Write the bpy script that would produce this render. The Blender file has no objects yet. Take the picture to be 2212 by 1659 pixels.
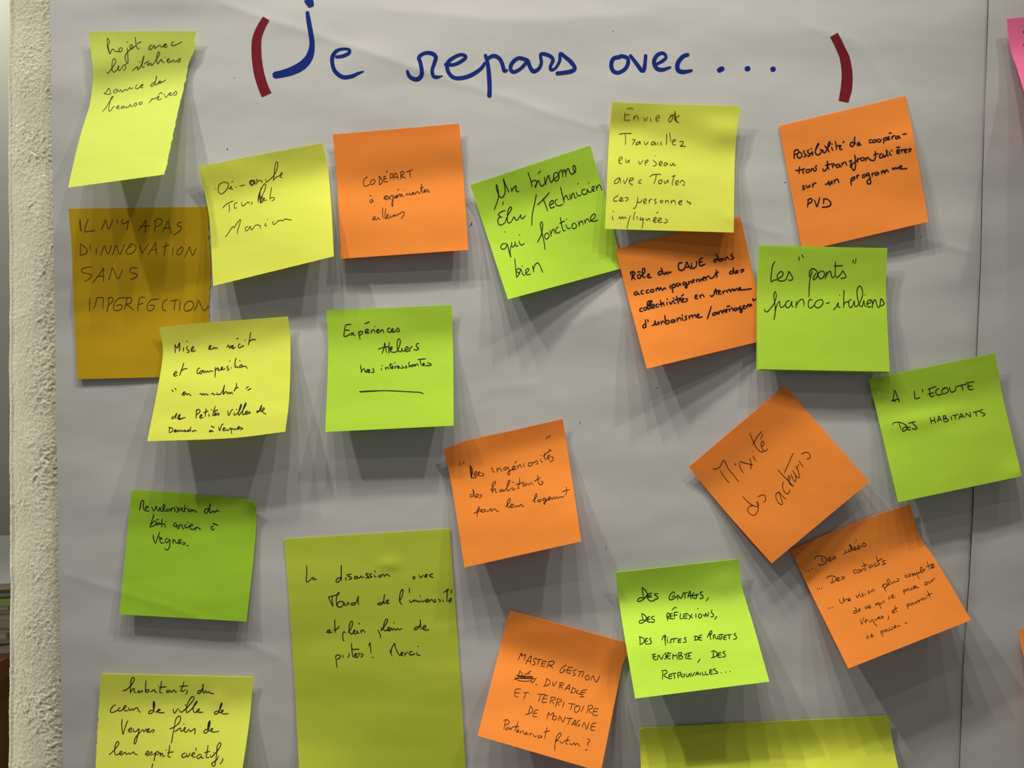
import bpy, bmesh, math, random
from mathutils import Vector, noise
from mathutils.bvhtree import BVHTree

# ------------------------------------------------------------------ camera, light, exposure
F_PX = 26.0 / 36.0 * 2212.0        # focal length in pixels of the 2212 px wide frame
D = 0.441                          # camera to wall (m)
ZC = 1.50                          # eye height (m)
sc = bpy.context.scene
col = sc.collection
cam_d = bpy.data.cameras.new('camera')
cam_d.lens = 26.0; cam_d.sensor_width = 36.0; cam_d.sensor_fit = 'HORIZONTAL'; cam_d.clip_start = 0.01
cam = bpy.data.objects.new('camera', cam_d); col.objects.link(cam)
cam.location = (0, -D, ZC); cam.rotation_euler = (math.pi / 2, 0, 0)
sc.camera = cam
sc.view_settings.view_transform = 'Standard'
sc.view_settings.look = 'None'
sc.view_settings.gamma = 1.0
sc.view_settings.use_curve_mapping = False
sc.view_settings.exposure = 0.0

world = bpy.data.worlds.new('world'); sc.world = world; world.use_nodes = True
world.node_tree.nodes['Background'].inputs[0].default_value = (1.0, 0.96, 0.90, 1)
world.node_tree.nodes['Background'].inputs[1].default_value = 0.155

def lamp(x, out, up, power, aim=(0.0, 0.30), cone=34, colour=(1.0, 0.945, 0.87), size=0.022):
    ld = bpy.data.lights.new('ceiling_spot', 'SPOT'); ld.shadow_soft_size = size
    ld.spot_size = math.radians(cone); ld.spot_blend = 1.0
    ld.energy = power; ld.color = colour
    o = bpy.data.objects.new('ceiling_spot', ld); col.objects.link(o)
    o.location = (x, -out, ZC + up)
    o.rotation_euler = (Vector((aim[0], 0, ZC + aim[1])) - o.location).to_track_quat('-Z', 'Y').to_euler()
# small ceiling spots close to the wall, washing the board steeply from above
lamp(-0.68, 0.35, 1.60, 53)
lamp(-0.30, 0.33, 1.56, 45)
lamp(-0.02, 0.40, 1.64, 45)
lamp(0.36, 0.34, 1.58, 44)
lamp(0.90, 0.44, 1.62, 56)
lamp(-1.20, 0.45, 1.60, 92, aim=(-0.15, 0.05))
lamp(-0.12, 0.75, 1.60, 14)
# side lamp in the room beyond the pier, low over the plane of the sheets
room = bpy.data.lights.new('room_lamp', 'AREA'); room.shape = 'DISK'; room.size = 0.2; room.energy = 1.7; room.color = (1.0, 0.98, 0.90)
ro = bpy.data.objects.new('room_lamp', room); col.objects.link(ro); ro.location = (-0.80, 0.36, ZC + 0.72); ro.rotation_euler = (math.radians(35), 0, 0)
side = bpy.data.lights.new('side_lamp', 'SPOT'); side.shadow_soft_size = 0.05; side.spot_size = math.radians(46); side.spot_blend = 0.6; side.energy = 28.0; side.color = (1.0, 0.95, 0.84)
so = bpy.data.objects.new('side_lamp', side); col.objects.link(so); so.location = (-1.15, 0.07, ZC - 0.35)
so.rotation_euler = (Vector((-0.3, 0.01, ZC - 0.10)) - so.location).to_track_quat('-Z', 'Y').to_euler()

# ------------------------------------------------------------------ helpers
def P(px, py, h=0.0):
    """point h metres in front of the wall plane seen at photo pixel (px, py)"""
    d = D - h
    return Vector(((px - 1106.0) / F_PX * d, -h, ZC - (py - 829.5) / F_PX * d))

def new_mat(name, color, rough=0.9, translucent=0.0, grain=0.04, grain_scale=900.0, bump=0.15, bump_scale=2500.0, spec=0.15):
    m = bpy.data.materials.new(name); m.use_nodes = True
    nt = m.node_tree; N = nt.nodes; L = nt.links
    b = N['Principled BSDF']; b.inputs['Roughness'].default_value = rough
    b.inputs['Specular IOR Level'].default_value = spec
    tc = N.new('ShaderNodeTexCoord')
    nz = N.new('ShaderNodeTexNoise'); nz.inputs['Scale'].default_value = grain_scale; nz.inputs['Detail'].default_value = 3
    L.new(tc.outputs['Object'], nz.inputs['Vector'])
    mp = N.new('ShaderNodeMapRange'); mp.inputs['From Min'].default_value = 0.25; mp.inputs['From Max'].default_value = 0.75
    mp.inputs['To Min'].default_value = 1.0 - grain; mp.inputs['To Max'].default_value = 1.0 + grain
    L.new(nz.outputs['Fac'], mp.inputs['Value'])
    mx = N.new('ShaderNodeVectorMath'); mx.operation = 'SCALE'
    mx.inputs[0].default_value = color[:3]
    L.new(mp.outputs['Result'], mx.inputs['Scale'])
    L.new(mx.outputs['Vector'], b.inputs['Base Color'])
    if bump:
        nb = N.new('ShaderNodeTexNoise'); nb.inputs['Scale'].default_value = bump_scale; nb.inputs['Detail'].default_value = 2
        L.new(tc.outputs['Object'], nb.inputs['Vector'])
        bp = N.new('ShaderNodeBump'); bp.inputs['Strength'].default_value = bump; bp.inputs['Distance'].default_value = 0.0002
        L.new(nb.outputs['Fac'], bp.inputs['Height']); L.new(bp.outputs['Normal'], b.inputs['Normal'])
    if translucent:
        tr = N.new('ShaderNodeBsdfTranslucent'); L.new(mx.outputs['Vector'], tr.inputs['Color'])
        ms = N.new('ShaderNodeMixShader'); ms.inputs[0].default_value = translucent
        L.new(b.outputs[0], ms.inputs[1]); L.new(tr.outputs[0], ms.inputs[2])
        L.new(ms.outputs[0], N['Material Output'].inputs['Surface'])
    return m

def link(name, verts, faces, mat, parent=None, smooth=True, origin=None):
    me = bpy.data.meshes.new(name)
    if origin is None:
        n = len(verts)
        origin = Vector((sum(v[0] for v in verts) / n, sum(v[1] for v in verts) / n, sum(v[2] for v in verts) / n))
    po = parent.get('_o') if parent is not None else None
    me.from_pydata([(v[0] - origin[0], v[1] - origin[1], v[2] - origin[2]) for v in verts], [], faces)
    if smooth:
        me.polygons.foreach_set('use_smooth', [True] * len(me.polygons))
    me.materials.append(mat); me.update()
    o = bpy.data.objects.new(name, me); col.objects.link(o)
    if parent is not None:
        o.parent = parent; o.location = Vector(origin) - Vector(ORIG[parent.name])
    else:
        o.location = origin
    ORIG[o.name] = Vector(origin)
    return o
ORIG = {}

def tag(o, label=None, cat=None, group=None, kind=None):
    if label: o['label'] = label
    if cat: o['category'] = cat
    if group: o['group'] = group
    if kind: o['kind'] = kind
    return o

def box(verts, faces, c, s, rz=0.0):
    n = len(verts); ca, sa = math.cos(rz), math.sin(rz)
    for dx in (-.5, .5):
        for dy in (-.5, .5):
            for dz in (-.5, .5):
                x, y = dx * s[0], dy * s[1]
                verts.append((c[0] + x * ca - y * sa, c[1] + x * sa + y * ca, c[2] + dz * s[2]))
    for f in ((0, 1, 3, 2), (4, 6, 7, 5), (0, 4, 5, 1), (2, 3, 7, 6), (0, 2, 6, 4), (1, 5, 7, 3)):
        faces.append(tuple(n + i for i in f))

def close_sheet(front, back, w, H):
    """thin closed sheet from two w x H grids; the rim has vertices of its own so it stays crisp"""
    N0 = len(front); V = list(front) + list(back); faces = []
    for j in range(H - 1):
        for i in range(w - 1):
            a = j * w + i
            faces.append((a, a + w, a + w + 1, a + 1)); faces.append((N0 + a, N0 + a + 1, N0 + a + w + 1, N0 + a + w))
    def strip(ids, flip):
        b = len(V)
        for k in ids: V.append(front[k])
        for k in ids: V.append(back[k])
        n = len(ids)
        for k in range(n - 1):
            f = (b + k, b + k + 1, b + n + k + 1, b + n + k)
            faces.append(f if flip else f[::-1])
    strip([j * w for j in range(H)], False); strip([j * w + w - 1 for j in range(H)], True)
    strip(list(range(w)), True); strip([(H - 1) * w + i for i in range(w)], False)
    return V, faces

def smooth_step(a, b, x):
    t = min(1.0, max(0.0, (x - a) / (b - a))); return t * t * (3 - 2 * t)

# ------------------------------------------------------------------ wall (rough plaster pier) and far room
M_plaster = new_mat('plaster', (0.66, 0.64, 0.48), 0.85, grain=0.07, grain_scale=60, bump=1.0, bump_scale=620)
for nd in M_plaster.node_tree.nodes:                       # crusty fine relief
    if nd.type == 'BUMP': nd.inputs['Distance'].default_value = 0.0011
    if nd.type == 'TEX_NOISE' and nd.inputs['Scale'].default_value == 620: nd.inputs['Detail'].default_value = 6; nd.inputs['Roughness'].default_value = 0.62; nd.inputs['Distortion'].default_value = 0.6
M_far = new_mat('far_wall_paint', (0.60, 0.60, 0.52), 0.9, bump=0)
M_floor = new_mat('floor_tiles', (0.25, 0.2, 0.15), 0.6, bump=0)

def build_wall():
    RECEDE = 0.011
    xl = P(13, 0, -RECEDE)[0]                       # left corner of the pier
    R = 0.0045
    prof = []                              # (x, y, roughness weight)
    for y in (0.13, 0.09, 0.06, 0.045, 0.03, 0.021):
        prof.append((xl, y, 0.3))
    for k in range(9):
        a = k / 8 * math.pi / 2
        prof.append((xl + R - R * math.cos(a), RECEDE + R - R * math.sin(a), 0.5 + 0.5 * k / 8))
    x = xl + R
    x0 = x
    while x < P(150, 0)[0]:
        x += 0.00055
        t = min(1.0, max(0.0, (P(138, 0)[0] - x) / (P(138, 0)[0] - x0)))
        prof.append((x, RECEDE * t * t, 1.0))
    for x in (-0.25, -0.2, -0.1, 0.1, 0.4, 0.9):
        prof.append((x, 0.0, 0.0))
    zt, zb = P(0, -20)[2], P(0, 1680)[2]
    rows = [2.6, 2.2, zt + 0.1]
    z = zt
    while z > zb:
        rows.append(z); z -= 0.0006
    rows += [zb - 0.05, 1.0, 0.5, 0.0]
    verts, faces = [], []
    nc = len(prof)
    for z in rows:
        wob = 0.0008 * noise.noise(Vector((0.3, z * 18, 0))) + 0.0004 * noise.noise(Vector((7.3, z * 70, 0)))
        for (x, y, w) in prof:
            h = 0.0
            if w > 0:
                v = Vector((x * 1.0, y, z))
                gate = 0.35 + 0.65 * smooth_step(-0.15, 0.35, noise.noise(v * 38 + Vector((3, 5, 9))))
                r1 = noise.noise(Vector((x * 340, y * 340, z * 560)))
                r2 = noise.noise(Vector((x * 800, y * 800 + 5, z * 1150)))
                rid = 1 - abs(noise.noise(Vector((x * 190 + z * 90 + 11, y * 150, z * 230 - x * 60)))) * 2.6
                h = w * (0.00020 * (0.3 + gate) * (r1 + 1.0 * r2) + 0.0005 * gate * max(0, rid - 0.45) + 0.0008 * noise.noise(v * 30))
                # long trowel gouges
                for (gx, gz, ang, ln) in GOUGE:
                    dx, dz = x - gx, z - gz
                    ca, sa = math.cos(ang), math.sin(ang)
                    t, d = dx * ca + dz * sa, -dx * sa + dz * ca
                    d += 6 * t * t * (1 if ln > 0 else -1)
                    if abs(t) < abs(ln):
                        h += (0.0003 + 0.0003 * r1) * math.exp(-(d / 0.0004) ** 2) * (1 - (t / ln) ** 2) * w
            if x < x0 + 0.001:
                verts.append((x - h * 0.7 + wob, y - h * 0.6, z))
            else:
                verts.append((x + (wob if w >= 1 else 0) - h * 0.25, y - h, z))
    for r in range(len(rows) - 1):
        for c in range(nc - 1):
            a = r * nc + c
            faces.append((a, a + nc, a + nc + 1, a + 1))
    # back and side closure
    nv = len(verts)
    verts += [(xl, 0.13, 2.6), (xl, 0.13, 0.0), (0.9, 0.13, 0.0), (0.9, 0.13, 2.6)]
    faces += [(nv, nv + 3, nv + 2, nv + 1)]
    o = link('wall_front', verts, faces, M_plaster)
    tag(o, 'cream rough trowelled plaster wall behind the paper sheets, rounded left corner', kind='structure')
GOUGE = []
for (gx, gy, ang, ln) in ((52, 35, 1.0, .004), (95, 25, .9, .004), (85, 140, .9, .007), (60, 95, .5, .005), (103, 190, 1.1, .004), (75, 335, -.5, .006),
        (112, 530, 1.2, .006), (25, 520, .8, .004), (60, 440, .6, .006), (45, 760, 1.2, .006), (30, 680, .2, .006), (80, 690, .4, .005),
        (90, 590, .8, .006), (90, 1235, .8, .011), (75, 1390, 1.3, .005), (52, 1460, -.2, .005), (33, 1460, -1.0, .005), (95, 1400, -.6, .005),
        (30, 1180, 2.0, .004), (100, 1180, .7, .005), (60, 960, .4, .005), (100, 860, .9, .006), (70, 1030, .7, .005), (90, 300, .8, .005)):
    g = P(gx, gy); GOUGE.append((g[0], g[2], ang, ln))
build_wall()

v, f = [], []
box(v, f, (0.1, 0.62, 1.3), (3.0, 0.04, 2.6))
tag(link('wall_far', v, f, M_far, smooth=False), 'cream painted wall of the room beyond the pier', kind='structure')
v, f = [], []
box(v, f, (0.1, -0.6, -0.02), (3.0, 2.6, 0.04))
tag(link('floor', v, f, M_floor, smooth=False), 'plain brown floor', kind='structure')

# ------------------------------------------------------------------ the large paper sheets
def crease(px, py, pts, amp, width):
    best = 1e9; k = 1.0
    for (x0, y0), (x1, y1) in zip(pts, pts[1:]):
        dx, dy = x1 - x0, y1 - y0
        t = ((px - x0) * dx + (py - y0) * dy) / (dx * dx + dy * dy)
        tc = min(1, max(0, t))
        d = math.hypot(px - x0 - tc * dx, py - y0 - tc * dy)
        if d < best: best = d
    if best > 4 * width: return 0.0
    return 1.7 * amp * math.exp(-best / (0.7 * width))
CREASES = [
    ([(480, 8), (620, 55), (720, 88), (790, 110), (905, 150)], 0.16, 16),
    ([(905, 150), (1010, 185), (1110, 215), (1200, 250), (1290, 275)], 0.13, 14),
    ([(1570, 470), (1600, 480), (1680, 505)], 0.10, 10),
    ([(1940, 500), (2040, 530), (2100, 545)], 0.14, 10),
    ([(140, 1240), (250, 1275), (420, 1330), (600, 1420)], 0.10, 12),
    ([(1240, 700), (1330, 660), (1400, 690)], 0.10, 22),
    ([(1750, 60), (1850, 90), (1930, 200)], 0.10, 26),
    ([(1040, 560), (1030, 660), (1060, 740)], 0.08, 24),
    ([(830, 20), (1100, 45), (1400, 30)], 0.12, 40),
    ([(1000, 880), (1060, 840), (1160, 830)], 0.10, 30),
]
def paper_h(px, py):
    """sheet height over the wall in mm (long soft waves, creases)"""
    h = 0.62 * noise.noise(Vector((px / 520.0 + 3.1, py / 150.0 + 1.7, 0)))
    h += 0.34 * noise.noise(Vector((px / 210.0 + 9.1, py / 90.0 - 4.0, 2.0)))
    h += 0.06 * noise.noise(Vector((px / 60.0, py / 34.0, 5.0)))
    for pts, a, w in CREASES:
        h += crease(px, py, pts, a, w)
    # roll of dark and light along the left edge at the top
    h += 0.5 * math.exp(-((py - 190) / 55.0) ** 2) * (1 - smooth_step(150, 420, px))
    h += 0.8 * math.exp(-((py + 10) / 40.0) ** 2) * math.exp(-((px - 330) / 160.0) ** 2)
    return h

def seam_x(py):
    pts = [(-200, 2143), (0, 2135), (150, 2131), (400, 2122), (560, 2119), (760, 2110), (1090, 2102), (1250, 2094), (1450, 2080), (1659, 2073), (1900, 2064)]
    for (y0, x0), (y1, x1) in zip(pts, pts[1:]):
        if py <= y1:
            t = (py - y0) / (y1 - y0); return x0 + (x1 - x0) * t
    return pts[-1][1]

M_paper = new_mat('flipchart_paper', (0.485, 0.49, 0.47), 0.6, grain=0.02, grain_scale=700, bump=0.16, bump_scale=2600, spec=0.3)

def sheet(fx0, fx1, h0, lift, step=9, flip=False):
    T = 0.00012
    ys = [-160 + k * step for k in range(int(1990 / step) + 1)]
    n = None; front, back = [], []
    for py in ys:
        x0, x1 = fx0(py), fx1(py)
        n = int((fx1(0) - fx0(0)) / step)
        for k in range(n + 1):
            px = x0 + (x1 - x0) * k / n
            h = (h0 + paper_h(px, py) + lift(px, py)) * 0.001
            front.append(P(px, py, h)); back.append(P(px, py, h) + Vector((0, T, 0)))
    return close_sheet(front, back, n + 1, len(ys))

def left_edge(py):
    return 107 + 28.0 * py / 1659 + 3.0 * noise.noise(Vector((0, py / 260.0, 3))) * (1 if py > 0 else 0)
PAPER_BASE = 1.9
def gap(py):
    """width in px of the slit between the two sheets"""
    return max(0.6, 2.6 + 1.6 * noise.noise(Vector((py / 170.0, 8.8, 0))) - 2.2 * math.exp(-((py - 230) / 110.0) ** 2) - 1.8 * math.exp(-((py - 1400) / 70.0) ** 2))
def left_drop(px, py):
    d = max(0.0, seam_x(py) - px)
    return -0.75 * math.exp(-d / (16.0 + 10 * noise.noise(Vector((py / 140.0, 2.2, 0)))))
vv, ff = sheet(left_edge, lambda py: seam_x(py) - gap(py) * 0.5, PAPER_BASE, left_drop, step=7)
left_sheet = link('flipchart_sheet', vv, ff, M_paper)
tag(left_sheet, 'large grey-white paper sheet with the blue felt-pen heading, pinned on the plaster', 'paper sheet')
BVH_L = BVHTree.FromPolygons(vv, ff)
def right_lift(px, py):
    d = px - seam_x(py)
    e = 0.55 + 0.5 * noise.noise(Vector((py / 230.0, 4.2, 0))) + (0.5 if py > 1150 and py < 1300 else 0) + (0.35 if py > 420 else 0)
    return 0.12 + 0.35 * max(0.0, e) * math.exp(-max(0, d) / 10.0)
vv, ff = sheet(lambda py: seam_x(py) + gap(py) * 0.5, lambda py: 2700, PAPER_BASE, right_lift)
right_sheet = link('flipchart_sheet', vv, ff, M_paper)
tag(right_sheet, 'second grey-white paper sheet overlapping at the right, under the pink note', 'paper sheet')
BVH_R = BVHTree.FromPolygons(vv, ff)
# Handwriting traced from the photograph: (origin x, origin y, zoom, pen width in px, ink, [lines]);
# strokes are parted by '/', points are x,y; a single point is a dot.
INK = {}
INK['projet'] = (120, 40, 4.365, 1.42, 'ball', [
(215, 75, 6.684, "112,48 115,130 135,220 150,278/112,48 145,85 142,110 122,150/108,150 132,240 152,275 172,218 195,205 215,228 245,240 290,240/302,185 277,210 287,240 312,240 328,215 323,190 302,185/393,102 408,110/395,185 405,230 408,320 410,400 395,415 375,370 370,310 400,250 450,205 475,160 465,145 445,150 438,180 460,205 500,172 525,150/513,28 520,90 530,150 548,202 575,190/540,130 600,97/765,145 735,150 712,190 717,210 745,205 775,165 795,150 792,195 815,180 850,158 875,150 897,180 925,150 950,130/920,172 950,150 970,130 950,135 935,160 952,182 985,162/1075,95 1045,115 1035,145 1060,158 1110,140 1190,100"),
(215, 75, 6.684, "103,545 125,550 165,500 215,430 235,370 215,342 190,365 180,430 180,500 205,540 250,505 280,460 275,450 262,480 282,515 312,490/312,490 345,440 375,430 378,450 370,490 345,515/472,518 515,480 555,455 547,495 562,500 600,440 620,370 643,298 625,380 610,440 617,470 647,460/640,420 715,372/568,390 582,396/722,405 697,415 692,440 717,430 742,400 742,440 767,430 820,350 865,280 862,250 845,250 830,300 825,390 840,418 875,370 900,350 905,385 935,398/943,325/968,387 1000,355 1005,340 985,345 975,375 992,400 1022,385/1025,365 1037,395 1065,360 1077,365 1087,390 1120,375 1160,338 1165,350 1155,390 1130,390"),
(215, 75, 6.684, "60,850 90,830 135,772 150,800 160,850 110,858 75,850/237,785 207,805 202,835 227,838 255,810 252,790 240,785/265,790 277,825 310,790 317,825 345,810 375,785 390,805 430,770 440,755 447,782 480,765/545,720 522,745 520,775 547,778 582,752/580,757 620,730 630,718 605,722 590,745 602,765 628,757/810,675 762,700 737,735 757,745 790,710 815,650 822,592 810,660 795,720 822,718 870,685 885,668 862,672 850,695 880,695 958,650"),
"442,877 475,840 510,780 541,740 538,733 522,755 505,820 500,860 508,873 525,862 542,835 560,830/572,845 598,828 592,818 578,835 582,852 605,845/642,825 622,830 617,845 632,845 648,826 652,843 668,838/668,822 674,840 690,832 706,808 710,832 727,825/727,825 755,795 765,805 755,825 740,828/820,785 798,790 785,803 797,812 818,798/880,797 905,765 912,748 920,762 950,743/950,758 972,745 975,732 962,735 958,755 972,768 1002,752/970,718 995,697 1012,714/1025,710 1040,745 1070,705/1070,722 1086,708 1088,698 1075,705 1077,725 1097,722/1097,722 1135,685 1142,700 1135,720 1112,722"])
INK['mustard'] = (130, 430, 4.1475, 1.60, 'thin', [
"178,178 182,235 187,290/172,200 178,245 182,285/250,178 235,220 222,262 218,288 245,290 310,280/366,275 385,235 408,185 415,225 435,268 470,185/508,178 512,222/560,178 550,210 572,220 612,190/612,188 605,225 597,278/703,280 740,230 768,190 765,240 762,302/715,245 808,238/845,298 850,240 855,185/840,200 880,175 910,185 910,215 880,240 858,250/912,298 945,245 968,195 978,245 995,305/925,260 990,255/1090,207 1060,210 1048,235 1080,245 1085,265 1060,295 1015,318",
"180,395 180,450 178,505/178,398 220,430 242,460 225,490 178,503/265,405 268,450/322,440 322,503/362,503 395,415 408,450 430,492 460,412/465,502 500,415 515,455 535,495 575,405/640,420 605,440 590,470 605,492 650,480 678,440 665,408 630,402 610,425/712,410 725,450 735,482 765,440 795,392/785,500 825,440 858,388 855,440 865,495/820,455 868,450/915,430 940,420 978,412/950,390 940,440 928,510/1012,430 1008,503/1090,430 1060,450 1045,480 1060,500 1085,480 1100,440 1080,425/1112,515 1140,470 1160,425 1170,465 1190,500 1220,435",
"285,608 240,610 192,630 195,655 240,665 282,680 265,710 220,738/288,748 340,690 388,618 385,660 388,738/325,692 398,690/433,728 450,670 468,615 490,665 520,712 558,632/690,620 650,612 622,632 640,660 680,668 690,685 665,705 630,720",
"262,878 264,940 262,1005/300,980 320,925 330,885 360,882 385,882 383,930 382,985/418,1008 430,950 435,885/420,890 460,878 472,905 450,935 430,945/530,882 495,915 478,955 480,990 510,998 545,985 555,955 535,945 500,955/525,888 575,880/575,990 590,930 598,885/575,888 605,880 635,885 640,915 620,935 592,940 625,965 655,992/695,998 700,940 708,890/708,892 735,875 762,885/700,945 745,930/825,892 790,930 778,965 790,998 820,995 845,965 835,950 800,950/825,902 855,895 885,895/960,898 930,915 915,955 920,990 950,998/990,912 1060,900/1030,910 1020,995/1075,905 1068,1000/1150,910 1120,940 1110,985 1130,1002 1175,985 1195,950 1180,915 1150,915/1200,1000 1225,950 1240,905 1262,955 1283,995 1310,985 1325,950 1332,925 1325,990"])
INK['demarche'] = (420, 300, 5.028, 1.42, 'ball', [
(460, 340, 7.05, "38,470 46,468/122,560 90,530 78,480 90,420 130,385 185,375 225,385 238,410 220,470 170,530 122,560/235,475 265,470 285,445 280,440 265,460 277,480 310,480/285,372 303,358/345,455 358,445/400,430 440,428 488,412/560,360 590,345 625,345 640,365 620,400 590,425 565,400 555,375 580,355 620,360 630,380 600,415 572,395 575,365 610,355/580,350 570,390 600,420/600,380 625,385 650,400 665,390 677,355 662,325 668,345 682,360 715,345 745,355 740,382/805,322 803,355 815,375 860,340 920,280 960,210 985,140 990,90 975,63 955,85 940,170 930,270 918,355/918,352 935,325 970,295 1020,275 1045,262 1055,235 1042,232 1025,265 1032,300 1055,305"),
(460, 340, 7.05, "145,770 200,715 260,680 312,663/245,705 250,770 243,835/372,685 335,700 322,740 332,775 362,762/440,680 435,720 455,738 490,715 530,680 555,688 555,702/585,670 598,690 580,718/690,690 688,620 705,550 735,480 770,415 795,398 803,425 790,490 755,570 735,625/732,455 720,530 715,590 712,640/692,660 700,590 715,520/692,640 712,575 722,700 732,590 762,622 740,650 737,692 765,660 790,615 768,620/755,622 790,660 825,640/893,450 882,520 868,600 870,645/870,622 900,605 938,617 930,640 895,665"),
"335,1065 370,1020 405,965 425,952 430,965 465,910 500,875 487,940 470,985 465,1032/580,950 560,958 550,982 565,1000 590,975 605,945 610,975 625,985 655,945 690,930 695,940 715,940 718,975/775,912 765,932 772,945 787,938/790,873/860,890 850,912 860,930 885,915 905,892 940,882 960,890 978,870 1005,872 1055,882"])
INK['codepart'] = (710, 260, 5.184, 1.42, 'ball', [
"435,630 405,650 388,690 395,730 420,735 460,715/500,660 475,675 465,700 480,718 510,700 520,670 500,658/572,620 568,665 567,718/558,622 590,650 602,675 590,705 562,722/622,622 618,655 620,685 665,683/622,655 650,648/612,632 640,622/655,560 645,582/690,610 690,640 693,662/688,610 705,592 720,605 715,632 695,640/722,660 732,620 745,590 762,598 770,630 778,662/730,640 772,630/805,655 808,610 805,585/800,590 825,568 842,580 835,605 812,618 835,635 862,642/865,575 900,565 940,550/905,565 912,605 918,640",
"490,880 470,890 460,910 470,925 488,905 492,885 492,905 507,908/458,838 478,848/612,875 640,865 648,848 635,845 622,865 632,885 655,880/650,838 672,862 700,885/655,890 675,862 712,832/713,835 720,880 720,920 714,965 706,930 715,890 730,855 742,846 755,853 748,870 735,870/750,870 765,850 765,838 754,842 755,862 770,860 785,830 800,828 800,855/772,780 785,768/800,855 820,822 824,850 840,852/842,775/868,820 870,842 885,815 895,836 910,810 917,838 932,825/932,825 948,810 948,802 936,808 940,830 958,820/962,802 967,828 985,800 1000,797 1005,818 1020,810 1040,760 1037,710 1042,770 1050,808 1066,800/1022,758 1060,745/1066,800 1082,785 1080,772 1068,780 1072,802 1090,798 1105,770 1112,782 1112,800 1132,800",
"520,1075 500,1085 492,1115 510,1105 525,1080 517,1105 537,1110 555,1085 562,1105 580,1105/568,1027/605,975 604,1040 610,1095/640,985 630,1050 632,1100 648,1085 664,1068 665,1052 652,1055 648,1080 662,1098 688,1080/690,1060 692,1085 715,1075 730,1052 732,1078 752,1050 762,1072 780,1045 800,1045 820,1022 845,1030 845,1050 815,1098"])
INK['binome'] = (1010, 300, 4.609, 1.95, 'pen', [
"265,703 285,655 305,585 306,520 290,452 286,480 302,540 325,580 345,582 372,540 370,470 355,395 380,460 412,530/435,485 440,525/440,518 465,475 485,467 480,500 490,522 512,518",
(1125, 340, 9.77, "150,310 185,410 215,510 235,620/218,555 235,500 280,480 320,490 335,530 320,600 308,630 302,600 330,560 352,505 378,475 392,530 430,600 470,590 498,545/500,408 508,500 523,575 537,480 570,400 592,370 605,440 625,510 645,520 680,470 692,430/745,310 702,340 690,400 705,460 740,495 782,475 808,410 800,350 770,315 745,312/697,425 735,425 780,385 800,330 830,280 860,262 880,340 886,412/885,330 900,265 920,255 945,320 953,407/953,330 965,262 990,230 1015,250 1040,320 1085,350 1130,310 1157,250 1150,190 1120,165 1100,190 1110,250 1140,295 1168,310/355,335 390,315 425,275"),
"355,622 348,658/375,712 335,725 305,752 325,772 345,782/325,775 302,800 305,840 330,857 372,835/372,835 400,760 430,710 438,682 420,680 402,720 395,790 405,835 435,825/435,825 465,775 475,800 495,808 520,770 530,752 532,788 550,790 578,762/685,550 665,650 645,750 638,862/695,655 755,600 815,530/750,590 775,650 797,718/815,660 850,640 855,615 835,615 815,650 830,688 868,670/895,598 872,615 878,650 905,665 950,650/925,480 945,560 962,640/958,610 968,575 985,560 1000,600 1015,600/1015,545 1030,600 1040,550 1055,540 1068,585 1085,580/1080,525 1098,565 1130,555/1098,442/1170,500 1142,508 1138,540 1158,552 1188,540 1190,498 1208,528 1232,525/1205,436/1235,515 1260,495 1258,470 1240,480 1242,512 1268,518/1278,465 1290,512/1288,490 1302,460 1320,460 1337,510",
"370,925/385,1040 350,1045 330,1072 345,1098 380,1085 395,1045 410,1110 432,1180 422,1120 430,1070/440,1025 440,1072 460,1070 475,1040/472,1020 482,1068 505,1060/510,1015 525,1050 545,1055 565,1038/517,955/695,1028 735,950 747,860 738,824 724,850 740,930 760,1020 772,1102/790,935 768,955 768,985 790,995 812,970 802,940 785,935/820,908 835,970/832,940 845,905 860,902 872,945/905,875 882,890 880,925 898,938 925,920/925,780 935,850 955,915 975,905/915,840 968,815/978,850 995,890 1025,885/985,798/1065,835 1042,850 1042,885 1065,892 1085,870 1072,838/1100,820 1115,870/1108,855 1122,822 1140,818 1152,852/1160,805 1175,845/1170,835 1182,800 1200,797 1215,825/1215,825 1262,785 1272,750 1250,750 1225,780 1235,815 1260,820 1298,805",
"470,1190 478,1280 488,1380/480,1310 505,1290 525,1300 515,1340 488,1380/488,1320 520,1340/530,1290 548,1345 570,1360/545,1265/575,1340 600,1320 612,1295 595,1290 578,1315 585,1350 630,1345/645,1260 660,1325/655,1300 672,1250 700,1235 725,1270 748,1330"])
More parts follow.
